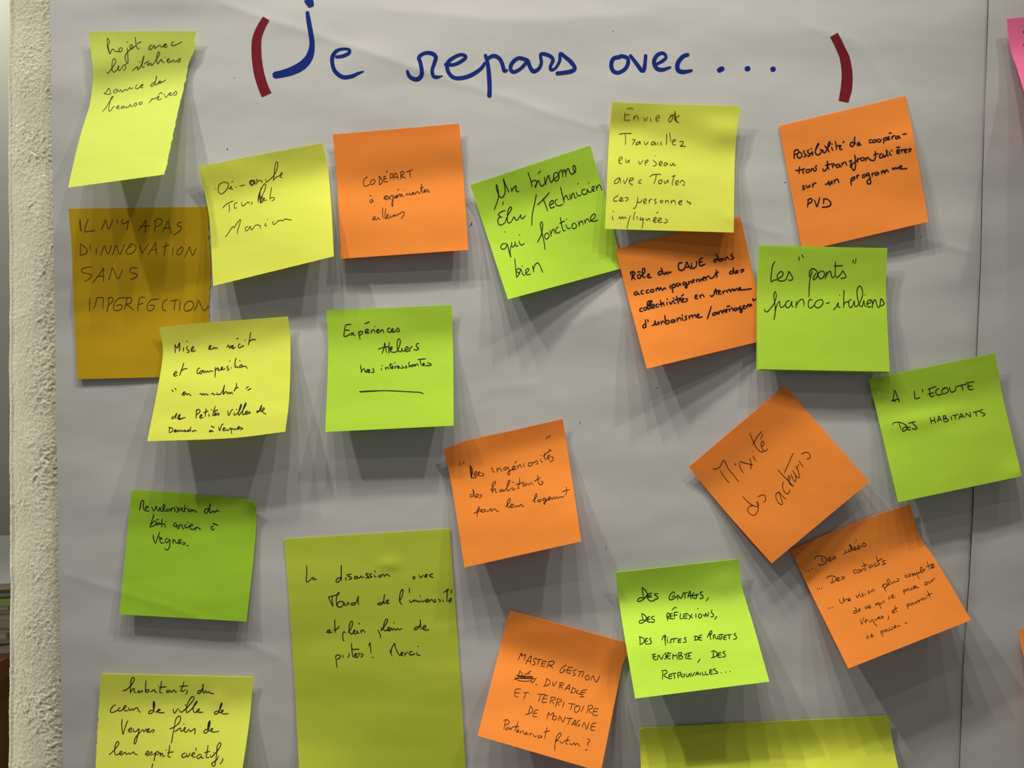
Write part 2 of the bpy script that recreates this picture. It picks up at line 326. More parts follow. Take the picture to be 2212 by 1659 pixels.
INK['envie'] = (1300, 210, 5.352, 1.42, 'ball', [
"268,175 265,220 260,265/285,132 325,126 365,132/270,208 300,200 325,198/258,265 330,265/375,215 368,262/370,245 398,212 415,222 422,265/485,232 500,270 530,225/560,240 568,278/630,250 660,240 665,215 645,210 625,240 635,275 662,270/828,210 790,228 772,265 785,285 810,260 828,200 800,208 788,225/845,155 852,210 862,285/846,160 842,210 842,265/900,205 862,235 845,250 870,280 895,293",
"200,430 250,418 345,418/270,420 275,490 272,550/350,490 385,490 368,522 352,548/440,510 410,520 392,538 400,550 430,535 442,508 445,545/490,510 505,548 538,515/610,510 580,520 572,545 595,548 618,520 617,545 630,550/640,520 652,548/692,515 678,535 692,550/748,420 750,480 745,548/785,408 792,470 800,515/812,518 848,505 848,488 828,490 815,515 825,550 855,547/898,515 930,508 942,525 920,555 905,565 970,565",
"198,735 230,715 235,695 215,692 197,715 200,755 232,770/278,712 280,755 300,745 315,722 315,762/425,735 440,775 475,725/498,760 530,745 535,725 515,728 500,750 505,790/615,675/592,722 608,742 632,762 622,785 590,797/660,775 690,765 700,750 680,740 662,762 670,787 698,787/748,750 725,762 718,785 738,790 757,757 760,788/790,760 792,788 815,780 827,755 832,787 857,782",
"208,930 170,945 145,978 150,998 185,985 210,935 215,992/250,953 265,997 300,930/310,970 358,955 365,935 335,935 318,965 325,1000 355,1005 345,1025/460,950 432,965 425,990 458,990/552,918 590,895 640,890 685,892/630,895 620,950 602,1000/685,952 660,965 655,990 672,1000 692,980 695,955 680,950/722,960 724,992 745,985 765,955 765,990/838,900 825,950 812,1000 822,1012/810,915 855,905/852,1000 880,985 885,965 865,965 852,985 860,1012 885,1010/900,990 930,958 955,985 950,1012 928,1018",
"190,1135 155,1155 135,1180 142,1200 180,1198/195,1195 235,1180 240,1160 218,1160 205,1185 220,1203 252,1192/265,1160 300,1160 302,1180 275,1202/415,1150 412,1200 398,1255 372,1288 366,1280/408,1190 422,1215 450,1210 465,1180/482,1215 512,1195 512,1175 495,1175 482,1200 490,1225 515,1225/545,1185 548,1225/548,1205 562,1178 578,1180/630,1175 607,1185 620,1205 630,1217 610,1230/692,1190 675,1200 682,1220 702,1212 702,1195 688,1190/735,1190 738,1225/738,1210 755,1190 768,1200 772,1228/800,1190 805,1230/805,1212 828,1190 845,1200 852,1238/885,1225 920,1210 928,1195 910,1192 890,1210 895,1240 925,1240/988,1190 985,1205 1012,1215 1030,1225 1010,1245",
"125,1370 120,1400 134,1415/128,1310 138,1325/195,1405 210,1375 218,1405 240,1378 248,1405 270,1383 285,1405/330,1365 310,1430 290,1515/385,1320 370,1370 366,1400 372,1418/405,1375 412,1412/460,1388 440,1402 448,1420 470,1410 480,1395 475,1450 465,1510/508,1395 512,1420 530,1415 548,1395 557,1427/590,1430 625,1410 630,1390 610,1390 597,1415 607,1442 635,1440/630,1340 655,1322/645,1430 680,1415 690,1400 665,1395 650,1420 662,1447 700,1440/735,1405 760,1425 745,1448 715,1450"])
INK['possibilite'] = (1670, 200, 4.88, 2.90, 'felt', [
(1710, 285, 9.07, "50,380 50,450 55,520/45,385 90,345 130,355 145,390 110,425 55,440/165,395 125,410 108,450 120,495 155,510 195,480 200,435 175,400 135,402/255,360 235,388 262,430 290,450 265,475 232,488/340,350 310,370 325,410 360,430 355,460 320,475 318,458/362,440 388,415 405,383 412,420 406,462/382,325/470,355 500,290 530,240 525,220 500,260 470,340 465,400 490,440 530,445 572,410 585,370 555,332 595,360 612,350 622,395 650,405 685,360 688,320 645,268/705,320 745,250 748,185 725,220 705,300 710,350 742,385/785,295 795,340 818,357/790,235/852,180 870,240 880,342/872,275 965,262/930,318 965,275 962,262 943,290 942,325 960,345 992,328/1000,208 1030,180/1240,90 1230,150 1235,210 1200,200 1165,205 1148,245 1170,285 1210,270 1240,215 1258,235"),
"885,555 908,540 912,525 895,528 890,550 910,556 932,545/1040,495 1015,500 1018,528 1045,522/1075,495 1052,505 1054,525 1080,520 1088,500 1072,495/1115,490 1095,500 1102,520 1130,515 1138,498 1118,490/1160,480 1168,510 1162,537/1160,492 1185,472 1200,482 1190,500 1167,505/1200,495 1220,480 1222,465 1208,470 1210,495 1232,492/1220,427 1250,424/1250,460 1255,492/1253,478 1272,452 1285,456/1320,455 1295,465 1290,482 1310,485 1332,458 1332,478 1342,480/1365,440 1408,432",
"280,780 275,820 274,855/235,822 285,815 335,800/315,805 318,855/375,805 350,815 350,840 375,840 385,815 372,805/400,800 400,832/400,818 420,797 432,828/460,765 445,785 458,805 440,828/525,800 532,825 560,810 575,765 572,720/572,725 577,780 592,810/550,767 640,745/625,760 628,795/628,778 648,757 660,762/695,750 670,762 668,785 690,785 705,755 707,780 722,780/725,735 732,770/730,752 750,732 765,738 777,768/800,725 828,712 815,755 835,772/860,655 867,700 870,760 860,812 845,815 828,790 812,770 860,735 885,712/890,690 892,735/892,712 910,692 922,694/945,680 925,695 928,715 950,715 962,694 946,682/975,685 978,720/978,702 1000,680 1012,700 1045,715 1070,710 1080,665 1075,615/1060,655 1110,642/1150,640 1125,655 1122,685 1145,685 1165,650 1167,680 1182,672 1202,635 1195,600 1202,660 1218,665/1225,620 1232,655 1248,655/1250,610/1300,630 1330,615 1332,600 1315,600 1302,620 1312,640 1338,635/1300,577 1338,572/1350,600 1357,632/1355,615 1370,597 1382,610/1382,622 1405,607 1402,595 1388,602 1387,628 1408,632/1420,600 1450,590 1452,605 1425,628",
"335,980 312,985 318,1002 335,1005 325,1020 308,1018/352,975 357,1000 375,995 385,970 390,995/415,960 420,998/420,978 438,952 455,956/548,965 570,962 590,930 590,965 598,975 620,930 622,965/640,920 650,957/645,942 665,912 682,917 692,947/838,905 824,905 820,940 825,978/822,908 850,887 862,897 850,918 827,930/880,870 885,907/885,887 900,867 907,870/965,860 945,870 942,890 960,893 975,875 964,862/1005,845 985,855 985,875 1005,870 1010,850 1020,900 1030,950 1010,962 988,945 1000,920 1030,895/1040,850 1047,882/1045,862 1062,842/1100,835 1080,845 1075,865 1095,868 1112,840 1114,862/1140,825 1147,857/1145,842 1165,817 1174,850 1195,812 1217,837/1255,810 1264,790 1278,812 1292,787 1307,807 1320,782 1332,802 1352,788 1355,770 1340,772 1335,795 1360,804 1412,798",
"372,1130 367,1170 362,1207/362,1130 400,1115 412,1135 395,1160 368,1172/435,1130 450,1170 462,1202 480,1150 492,1105/535,1115 533,1150 530,1170/530,1118 575,1125 608,1160 600,1190 560,1205 515,1207"])
INK['role'] = (1320, 460, 4.741, 2.90, 'felt', [
"218,600 216,640 212,687/198,630 200,607 230,600 245,620 225,645 215,650 235,665 247,682/290,628 270,640 275,665 298,665 307,642 292,628/272,604 285,600 302,604/307,650 345,600 340,568 325,570 320,610 330,655 350,657/365,650 385,640 395,625 380,625 372,645 387,662 415,655/520,590 490,602 480,622 500,632 525,610/512,560 528,600 545,630 560,600 565,620 580,618 590,598 597,610 618,602/730,507 697,512 688,540 695,575 720,587 750,570/750,580 765,530 775,500 790,530 818,574/755,555 808,550/822,510 825,550 840,567 865,552 877,520 872,490/940,460 912,470 903,505 910,538 935,535 964,520/908,505 935,495/1090,470 1060,475 1052,495 1070,500 1092,472/1075,420 1092,450 1108,488/1135,465 1110,475 1110,492 1128,490 1145,464 1150,485/1165,460 1172,485/1170,470 1190,450 1205,478/1245,415 1228,428 1242,445 1255,460 1245,472 1222,475",
"265,800 240,815 238,835 260,835 275,810 277,830 294,832/330,790 310,800 310,825 334,828/385,785 362,795 362,817 390,815/425,780 405,790 407,808 430,808 440,790 427,780/458,770 465,800/462,787 482,762 492,792 508,762 525,790 550,765 562,780/600,740 608,775/620,735 627,780 633,815/620,745 645,727 660,742 645,762 622,765/692,715 670,727 672,747 692,745 707,718 712,742/757,705 737,715 737,735 757,732 767,710 778,755 768,768 757,755 792,727/790,700 800,730/796,712 815,697 830,722/832,700 852,687 842,680 832,700 852,710/870,680 880,705/878,690 895,675 907,702 922,672 935,695/937,680 958,662 948,655 940,677 958,692/965,650 977,687/973,667 998,642 1015,668 1045,660 1072,622/1075,580 1082,620 1082,662/1062,622 1102,602/1250,590 1217,602 1214,620 1237,620 1257,597 1250,558 1258,600 1272,618 1297,602 1295,588 1280,592 1280,612 1302,612/1320,587 1358,575 1355,592 1327,608",
"322,970 298,982 296,1007 325,1005/352,965 335,975 342,997 360,990 364,970 350,965/362,985 395,920 390,900 372,920 374,965 388,987 415,915 415,895 398,910 397,960 415,980/412,972 440,952 438,935 420,945 424,972 448,972/480,930 460,940 462,962 488,960/505,890 510,930 518,957/490,940 540,915/520,935 535,925 545,950/570,910 577,942/575,882/597,905 612,935 632,895/640,895 650,925 664,925/640,872/670,850 680,900 692,927/650,890 720,868/695,905 710,882 722,915/722,902 745,887 740,874 726,882 732,912 752,908/720,850 745,832/760,880 780,878 778,900 755,912/855,865 880,852 875,838 862,845 865,877 890,875/905,840 917,872/913,852 935,834 955,860/1015,840 1027,855 1052,835 1072,775 1076,812 1085,835/1050,807 1110,790/1095,815 1118,805 1115,795 1100,802 1104,830 1128,827/1140,800 1150,828/1148,812 1167,792/1180,790 1192,815/1190,800 1212,780 1224,808 1242,775 1256,800/1260,780 1268,795 1285,770 1298,790 1325,770 1320,762 1307,772 1314,787 1360,785 1440,775",
"352,1135 330,1147 326,1170 342,1178 356,1155/350,1090 355,1130 358,1172/375,1090 380,1115/418,1150 440,1145 452,1100 455,1142 472,1140 487,1112 492,1145/510,1110 517,1142/515,1122 532,1105 545,1125/550,1045 555,1100 558,1130 578,1135 597,1115 582,1095 560,1112/642,1090 617,1100 617,1120 642,1115 652,1090 658,1115/672,1075 684,1112/680,1092 702,1070 716,1100/725,1065 737,1102/730,1045/777,1050 757,1062 775,1080 752,1100/795,1050 804,1085/802,1067 825,1045 837,1077/835,1060 857,1040 872,1070/877,1060 900,1045 896,1035 882,1042 886,1068 904,1070 937,1062/1025,955 1010,1010 985,1083/1078,1015 1047,1025 1040,1045 1062,1045 1087,1018 1090,1040/1100,1005 1107,1037/1105,1020 1130,997 1140,1027 1157,990 1172,1020/1172,1010 1190,992 1185,982 1174,1000 1188,1017/1185,957 1218,950/1205,980 1217,1010/1215,990 1237,970 1250,998/1282,970 1260,980 1262,998 1282,995 1292,970 1296,990/1332,955 1310,965 1312,985 1332,975 1342,1005 1330,1020 1320,1005 1347,980/1347,970 1370,955 1365,945 1352,955 1358,980 1378,975/1385,945 1394,972/1392,955 1408,932 1420,960 1433,927 1442,955/1450,872 1456,900 1468,888 1485,882"])
INK['ponts'] = (1620, 520, 5.531, 1.95, 'pen', [
"587,190 585,235/620,165 640,200/298,245 270,300 255,400 252,490 280,470 325,465/330,455 385,420 395,380 370,365 335,395 325,440 345,475 378,480 425,465 455,400 465,365 500,420 512,450 490,472 455,465/745,360 720,440 708,560 706,668/708,430 715,360 745,332 785,345 808,385 800,430 770,460 755,460 760,430 790,385/855,360 825,375 815,415 835,450 865,445 890,405 880,365 852,358/915,370 900,455/905,430 930,380 960,360 970,400 985,440 1012,420/1022,245 1020,340 1018,410 1040,437 1065,420 1100,375 1108,355 1130,390 1150,425 1130,442 1085,450/1000,300 1110,296/1235,225 1230,262/1262,212 1265,240 1252,270",
"175,815 180,840 205,848 260,790 300,720 315,650 300,608 285,650 297,750 302,850 288,940 298,880 315,785 340,735 355,722/358,725 358,780 378,795 410,775 440,725/475,715 440,725 425,770 440,800 480,780 500,720 500,770 518,795/555,720 550,800/555,770 590,715 622,697 640,712 648,782/745,710 715,700 695,750 705,795 735,800 768,765/825,705 785,730 773,775 800,800 845,785 875,735 855,700 828,708/910,748 950,738/997,827 1035,780 1055,735 1055,790 1080,790/1072,650/1125,585 1120,680 1120,800/1120,770 1140,735 1170,730 1182,755/1215,700 1185,715 1182,770 1200,800 1230,770 1245,715 1250,770 1268,790 1310,740 1345,650 1335,565 1305,540 1280,590 1285,680 1310,770 1340,785 1362,710 1368,770 1392,785/1375,645/1390,755 1435,740 1445,710 1420,705 1400,740 1412,790 1450,785/1455,700 1465,760 1462,800/1465,770 1480,715 1498,705 1515,760 1530,797 1550,780 1560,720 1568,690 1600,735 1605,750 1575,775 1550,772"])
INK['ecoute'] = (1860, 750, 4.739, 1.95, 'pen', [
"325,545 335,490 345,440 368,500 395,565/330,548 352,552/310,548 350,538 392,528/545,445 548,490 555,527 602,512/628,428 632,462/682,430 730,412 770,400/700,425 705,465 712,505 750,493/680,480 720,470 747,462/800,420 770,435 765,470 785,488 830,478/860,420 835,430 825,460 850,475 890,455 885,420 857,412 832,430/905,405 910,440 930,460 965,440 970,398/980,400 1030,388 1085,375/1030,395 1045,440/1075,365 1115,358 1158,352/1100,375 1095,405 1105,432 1150,430/1085,402 1140,392",
"325,795 330,775 390,768 450,790 470,815 460,845 430,860 422,845 440,820 470,812/385,770 395,800 408,835/468,808 470,838 508,845/470,825 505,815/485,780 520,768 555,760/525,772 550,800 575,825 545,838 518,830/708,720 720,782/748,715 762,775/715,755 755,745/780,765 790,735 797,705 825,755/788,745 818,735/838,700 850,760/838,705 865,700 868,718 850,730 887,735 890,755 855,765/920,705 928,745/935,700 995,688/962,695 968,742/1000,735 1015,700 1025,680 1060,722/1010,715 1050,705/1075,712 1075,675 1120,712 1112,658/1145,667 1225,648/1175,660 1182,705/1250,637 1225,645 1222,665 1255,675 1268,690 1240,707"])
INK['recit'] = (310, 670, 5.721, 1.95, 'pen', [
(370, 710, 6.684, "52,225 55,290 55,350/55,230 75,268 90,275 105,235 120,198 121,260 118,325/178,270 172,325/228,180/240,250 220,275 228,300 255,315 255,338 225,342/285,320 315,285 325,260 305,262 285,295 300,330 352,310/535,295 560,270 575,245 555,245 545,275 560,298 600,285 615,265 627,287 645,270 670,290/800,268 820,240 832,245 842,285 862,243 872,270 892,258 895,240 880,242 872,275 895,285 925,265/942,145 968,135/995,215 970,235 970,270 995,278 1010,250 1025,265 1040,235 1044,257/1065,165/1145,50 1130,150 1112,235/1120,190 1165,157 1220,155"),
(370, 710, 6.684, "30,665 65,650 80,625 60,618 38,650 45,685 88,670/180,495 150,590 118,675/130,622 180,582 232,575/415,565 385,580 370,620 385,648 415,625 440,602 448,620 430,650 408,640 425,610/445,610 460,598 468,640 490,605 502,635 525,605 537,628 562,610 605,612/632,555 635,620 628,700/640,598 662,567 682,572 672,600 697,600 735,572 742,550 722,560 720,590 750,588 782,573/825,535 800,555 825,575 830,595 805,597/865,565/845,468/935,420 920,490 922,560 947,540 955,563 975,555/1012,515 987,535 990,560 1015,545 1022,515 1027,550 1050,540 1077,545 1100,575/990,462"),
"350,985 368,1008/385,962 405,985/470,1045 500,1025 515,1010 495,1012 482,1040 500,1050 530,1025 537,1045 560,1030 570,1045 592,1055/692,1035 712,1028 722,1050 742,1025 752,1050 775,1028 785,1050 802,1038/835,1035 858,1025 867,1045 888,1035/910,1018 902,1040 925,1040 950,1035/1000,925 985,980 958,1030 930,1045/1000,930 988,1000 985,1042 1010,1010 1030,1008 1037,1035 1060,1010 1067,1035 1090,1012 1100,1037/1150,900 1147,945 1117,1000 1145,962 1175,955/1265,965 1298,942/1285,990 1330,965",
"375,1308 352,1325 350,1340 375,1335 400,1290 412,1270 400,1310 397,1340/440,1300 425,1320 425,1342 450,1350 480,1335/428,1300 455,1288 442,1325 452,1340 480,1335 518,1325/436,1298 430,1335 455,1345/660,1235 652,1290 648,1335/645,1240 680,1225 700,1245 680,1275 655,1290/688,1325 720,1305 722,1290 705,1295 695,1325 715,1335 740,1320/775,1215 765,1270 764,1315/745,1267 800,1242/805,1280 814,1315/840,1228/885,1185 868,1250 855,1300 872,1300/858,1252 920,1232/870,1295 895,1280 895,1265 880,1270 878,1300 905,1290 922,1270 937,1285 915,1300/1040,1240 1045,1275 1055,1300 1085,1240 1105,1225/1120,1260 1117,1290 1130,1295 1180,1250 1210,1180 1205,1160 1190,1200 1175,1260 1177,1298 1225,1240 1268,1160 1262,1145 1245,1180 1225,1250 1227,1290 1245,1285 1280,1260 1282,1245 1265,1250 1257,1280 1280,1285 1302,1255 1320,1267 1300,1280/1150,1228/1430,1245 1405,1245 1400,1262 1425,1250 1450,1195 1460,1168 1452,1210 1447,1252 1490,1225 1490,1205 1470,1215 1467,1250 1490,1270 1512,1285",
"325,1445 320,1480 315,1510/310,1450 350,1455 365,1480 345,1505 315,1512/375,1500 400,1487 400,1475 385,1480 382,1505 412,1497 422,1480 430,1500 447,1480 458,1500 477,1480 487,1500/487,1500 508,1483 520,1482 507,1500 535,1495 562,1470/585,1440 578,1480 582,1500/560,1478 545,1498 562,1495 580,1478/600,1485 612,1500 628,1485 655,1492/832,1480 812,1495 825,1503 847,1485 852,1500 862,1495/833,1430 875,1450/930,1440 935,1485 945,1480 965,1420 990,1403/975,1480 1005,1460 1000,1450 985,1460 987,1490 1018,1480/1025,1465 1032,1490 1060,1470 1082,1450/1082,1450 1085,1490 1090,1528/1082,1480 1105,1460 1118,1480 1140,1460 1150,1475 1180,1445 1180,1433 1167,1445 1167,1470 1195,1450 1212,1452 1228,1464 1192,1475"])
INK['experiences'] = (690, 650, 5.529, 1.95, 'pen', [
"310,290 300,350 292,410 300,425 340,412 382,382/310,288 345,280 380,278/310,350 358,345/385,375 405,400 430,412/378,412 410,375/465,370 475,410 485,458/460,378 495,360 515,370 505,395 475,405/540,378 575,360 585,345 568,335 548,350 552,380 600,378/540,270 600,248/620,345 622,382/622,362 645,340 655,350/655,345 664,377/660,302/680,367 705,355 708,340 692,340 682,360 694,380 718,372/725,345 732,374/730,362 750,340 760,352 767,380/845,320 820,328 810,350 825,372 850,365 880,345 882,330 865,332 858,355 877,372 912,355 935,320 950,340 955,360 925,368",
"700,575 760,555 830,545/748,628 770,560 780,500 790,560 802,622/835,490 828,560 832,627/828,578 855,548 875,550/840,592 865,577 865,565 848,575 845,597 872,612 925,600 960,520 965,470 948,450 930,480 930,560 950,602 978,600 985,560 992,597 1015,598/1015,592 1055,572 1058,550 1035,550 1022,580 1037,605 1070,592/1075,560 1080,602/1078,577 1095,550 1110,540/1190,505 1165,510 1155,535 1175,555 1185,570 1160,585 1125,578",
"490,765 497,810 500,857/500,852 515,822 535,807 545,850/548,830 560,855 572,820 585,815/573,850 600,832 600,820 585,825 580,852 607,852/650,800 638,815 655,840 640,855 618,848/738,800 745,828/750,770/785,790 795,820/793,807 815,787 827,818/845,740 845,790 852,810/835,767 872,752/855,800 880,790 880,780 865,782 862,804 885,808/895,742 905,735/900,780 907,808/905,792 922,775/930,797 950,787 948,775 935,780 937,802 960,797/985,770 1002,790 985,802 968,798/1025,772 1047,787 1030,797 1008,795/1075,725 1065,760 1092,780 1060,787/1122,760 1098,767 1097,782 1117,780 1132,760 1134,777/1140,755 1150,780/1148,767 1167,750 1182,777/1200,690 1207,740 1217,765/1175,700 1225,694 1270,690/1225,767 1250,757 1250,742 1236,748 1236,770 1262,768/1290,735 1335,755 1325,768 1270,772",
"478,1082 600,1075 800,1072 1000,1080 1180,1090 1220,1098 1243,1107/485,1087 600,1079 700,1075"])
INK['ingeniosites'] = (950, 900, 4.879, 1.42, 'ball', [
"218,476 210,508/255,470 248,500/1138,203 1120,235/1165,190 1148,222/318,515 322,560 330,645/322,520 328,580 335,640/326,525 334,590 338,630/320,515 345,560 345,600 332,615/332,645 385,640/358,618 385,602 390,580 372,580 365,610 380,628 405,615/398,610 422,595 422,580 407,585 404,615 428,622/440,590 465,607 450,625 430,622/540,550 555,545 557,580 577,580/548,530/600,540 607,587/605,562 630,540 652,575/702,530 677,537 677,560 702,555 717,530 735,580 735,608 720,610 714,590 750,562 785,542 795,525 775,520 762,545 772,562 805,548/790,492 808,463/815,515 824,550/822,532 845,505 862,538/880,500 892,530/892,490/962,480 937,490 932,515 952,520 977,500 967,478/967,490 1000,478 1020,462 1035,490 1010,500/1060,440 1067,470 1085,475/1065,405/1105,380 1105,430 1117,460/1085,420 1130,380 1180,350/1125,442 1155,425 1160,405 1140,410 1137,440 1158,455/1150,357 1160,342/1172,420 1195,430 1190,460 1160,475",
"345,815 320,825 322,845 345,840 362,810 348,765 360,820 372,850 402,835 402,817 387,817 380,842 400,850/415,822 440,825 437,845 412,858/535,775 560,740 590,690 578,682 555,710 552,770 555,805/555,792 575,757 587,767 587,795 607,795/657,765 632,775 634,790 657,785 670,765 672,788 710,740 740,680 730,668 715,700 707,760 718,782 745,762/745,760 770,745 768,775 800,755/765,687 780,690/840,645 840,700 822,750 838,752/800,715 885,690/902,705 877,712 877,730 902,725 917,700 920,722/935,705 947,727/945,712 965,697 985,718/1030,615 1035,660 1042,705 1060,710/995,682 1060,640/1065,682 1087,687 1080,710 1055,720",
"360,1020 390,1000 420,960 410,948 397,990 392,1055/397,1012 425,980 440,987 425,1005/467,975 442,985 442,1003 467,1003 482,985 467,973/490,985 502,1002 525,985 540,965 542,997 570,975 582,967 590,985 620,998/690,950 722,920 745,875 735,860 715,890 712,940 727,955 765,935 775,925 757,920 742,940 757,960 780,950/785,930 795,952 820,935 830,947 860,922 867,940 888,948/975,895 1000,870 1025,825 1015,812 1000,840 997,890 1012,902/1052,870 1032,880 1037,895 1060,892 1067,875 1052,870/1112,855 1087,865 1087,885 1112,875 1122,860 1115,900 1102,922 1097,905 1132,880 1165,858 1165,845 1147,850 1142,872 1165,878/1172,850 1184,872 1202,845 1212,868 1230,842 1242,862 1265,842 1282,850 1310,835/1332,740 1335,790 1325,828/1290,792 1330,775 1368,768"])
INK['mixite'] = (1480, 830, 4.146, 1.42, 'ball', [
"315,772 350,830 395,883/250,752 265,760 310,740 345,680 390,760 440,820 478,873/253,758 275,760/485,705 495,750 522,795/440,712 458,718/485,690 540,705 605,722/575,660 590,700 587,762/608,640 620,665 637,688/605,602/578,435 605,500 640,570 680,605 702,602/605,540 645,470 688,418/685,562 705,535 700,510 685,515 680,545 700,592 725,595 738,575/675,490 697,440",
"515,1005 570,1060 620,1090 655,1097 640,1060 648,1050 658,1075 655,1100/628,1090 590,1088 565,1105 562,1135 590,1168 625,1170 650,1135 657,1095/650,1008 690,990 715,1000 720,1040 700,1055/840,965 815,980 815,1020 840,1065 870,1078 866,1040 838,962 870,1000 905,1030/880,870 872,920 895,970 925,978 937,940/832,765 870,810 920,860 970,915/888,795 925,710 968,615/930,868 940,835 928,820 920,845 940,895 965,905/945,800 975,868 992,855 985,800/962,770 990,815 1015,838 1025,820 1010,775/988,730 1015,780/1002,755 1018,712/1018,685 1045,722 1060,738/1040,625 1070,612 1100,610 1122,640 1110,665 1088,668"])
INK['revalorisation'] = (240, 1040, 5.185, 1.95, 'pen', [
(290, 1070, 6.35, "72,208 80,150 85,110/80,165 92,95 110,68 128,75 127,110 122,160 135,200 152,210/85,120 78,190/150,180 185,165 190,150 165,152 150,180 170,212 205,208/240,155 255,195 275,210 300,145/308,150 312,185 332,215 355,160 362,210 387,215 415,165 418,130 400,130 388,170 402,205 440,215/467,180 442,195 452,212 482,205 480,187 510,192/510,165 508,222/510,187 540,170 555,180 558,222/568,150 592,168 598,195 595,225 575,230/628,165 605,190 617,210 642,190 655,165 662,218 690,215/692,130 690,180 692,225/692,187 718,177 728,190/728,150/772,192 747,190 742,215 767,222 792,202 782,190/800,195 800,215 825,200 842,222 865,225/1020,180 975,190 960,225 982,245 1010,215 1048,110 1035,170 1032,215 1045,240 1085,210 1095,235 1125,210 1140,200 1147,220 1168,218"),
(290, 1070, 6.35, "270,260 245,340 215,420/232,400 275,350 300,365 290,400 255,420 212,432/325,370 302,385 302,405 330,395 345,370 350,402/308,333 335,330/385,320 375,370 378,435/350,388 395,385 420,400 425,440/435,357/577,375 547,385 542,415 567,425 590,395 587,430 602,458/615,400 612,455/615,432 635,400 652,407 665,450 682,462/715,395 692,415 702,440 735,438 752,415/735,370/760,430 795,415 800,398 775,395 760,420 767,455 800,468 830,450/840,435 835,480/838,457 865,435 890,455 915,467/1087,420 1057,430 1053,455 1075,472 1100,455/1075,382 1148,410"),
(290, 1070, 6.35, "258,540 265,600 290,655 315,590 350,500/340,555 350,590 380,600 375,580 355,585 350,610 367,650 410,650/465,590 430,600 427,640 455,645 485,602 490,660 480,715 455,745 430,745 418,725/530,600 532,662/532,632 550,605 567,640 590,655 635,630 640,608 615,608 602,635 617,660 650,655/662,642 698,650 690,668 660,672/722,686 742,690"),
])
INK['discussion'] = (600, 1130, 5.027, 1.95, 'pen', [
"315,458 315,550 310,635 352,618/352,618 375,590 390,600 375,615/395,590 400,612 425,608/680,592 645,602 632,630 650,640 680,612 690,540 690,455 688,540 692,622/738,585 742,625/747,557/800,550 765,560 760,575 795,585 800,600 770,612/862,575 837,580 830,600 858,598 865,575 870,595 892,590 905,570 912,590 937,580/985,545 957,550 962,565 987,580 955,597/1025,545 997,555 1002,570 1027,580 985,595/1050,555 1052,580 1070,583/1048,515 1062,530/1122,560 1097,570 1097,585 1127,578 1132,560 1150,555 1160,578 1182,552 1220,578/1475,575 1465,592 1477,605 1490,595 1485,578 1475,578/1535,560 1550,590 1582,560/1590,580 1620,570 1622,555 1602,560 1597,580 1618,588/1687,550 1657,557 1647,572 1687,590",
"590,800 590,850 600,905/600,905 570,850 555,812 553,800 600,790 660,770 668,750 650,765 635,830 642,897 655,860 700,848 715,875 690,907 650,905 645,885/722,860 727,892 752,882 765,855 772,887/838,862 802,870 797,885 827,888 857,850 875,790 870,840 880,885/1142,860 1102,865 1085,878 1107,885 1142,865 1160,770 1152,830 1157,870 1190,852 1205,835 1187,835 1177,860 1197,872 1213,865/1320,850 1350,790 1362,730 1350,720 1330,760 1320,830 1335,870 1350,880/1430,705 1428,755/1430,832 1437,855 1460,850 1475,830 1480,852 1497,832 1512,852 1530,840 1535,855 1555,848/1545,792/1560,832 1577,855 1602,832/1605,852 1632,840 1630,825 1614,830 1610,854 1635,855/1645,830 1650,857/1648,842 1670,827 1682,840 1692,856/1712,825 1700,838 1717,850 1695,860/1740,825 1767,837 1755,857/1790,830 1797,855/1842,710 1838,780 1836,852/1800,752 1860,715/1850,847 1885,835 1885,815 1867,822 1860,847 1882,858/1890,722 1882,760",
"525,1185 560,1175 570,1160 547,1160 537,1177 557,1190 592,1182/618,1045 620,1110 627,1187/605,1162 640,1150 670,1115/710,1180 705,1230 712,1275 720,1270/710,1187 722,1178 735,1190/765,1187 800,1130 815,1080 800,1062 777,1110 777,1180 800,1202 830,1180 840,1160 827,1165 822,1190 847,1202 865,1165 868,1197 885,1190/875,1092 890,1088/902,1160 907,1197/905,1177 930,1157 947,1190/1085,1155 1102,1190 1115,1215 1112,1248/1115,1162 1130,1150 1122,1130/1122,1168 1165,1110 1195,1055 1180,1040 1157,1080 1147,1145 1167,1167 1215,1147 1215,1130 1197,1135 1192,1160 1217,1167 1240,1138 1247,1162 1265,1142 1277,1162 1302,1142 1317,1157 1350,1142/1262,1082/1532,1120 1497,1130 1480,1150 1502,1155 1537,1125 1548,1080 1546,1045 1550,1100 1557,1150/1570,1147 1605,1130 1605,1110 1582,1120 1577,1147 1602,1160 1640,1155",
"634,1485 638,1525 645,1568/628,1472 630,1440 660,1430 682,1445 670,1465 632,1482/705,1430 712,1462/765,1410 777,1435 757,1458/800,1305 805,1380 817,1457/800,1370 885,1367/825,1447 855,1430 855,1415 840,1420 834,1447 860,1458 880,1435/872,1420 885,1412 895,1432/905,1412 927,1432 900,1457/985,1335 1003,1297 1007,1350 1012,1408/1025,1462 1038,1454/1220,1380 1222,1408 1240,1350 1268,1305 1275,1340 1300,1400 1325,1440/1240,1350 1230,1400 1238,1442/1325,1432 1355,1415 1355,1400 1342,1405 1337,1430 1365,1440/1375,1405 1387,1440/1385,1422 1410,1397/1462,1390 1432,1400 1427,1420 1452,1430 1492,1415/1510,1400 1515,1430 1548,1432/1523,1337"])
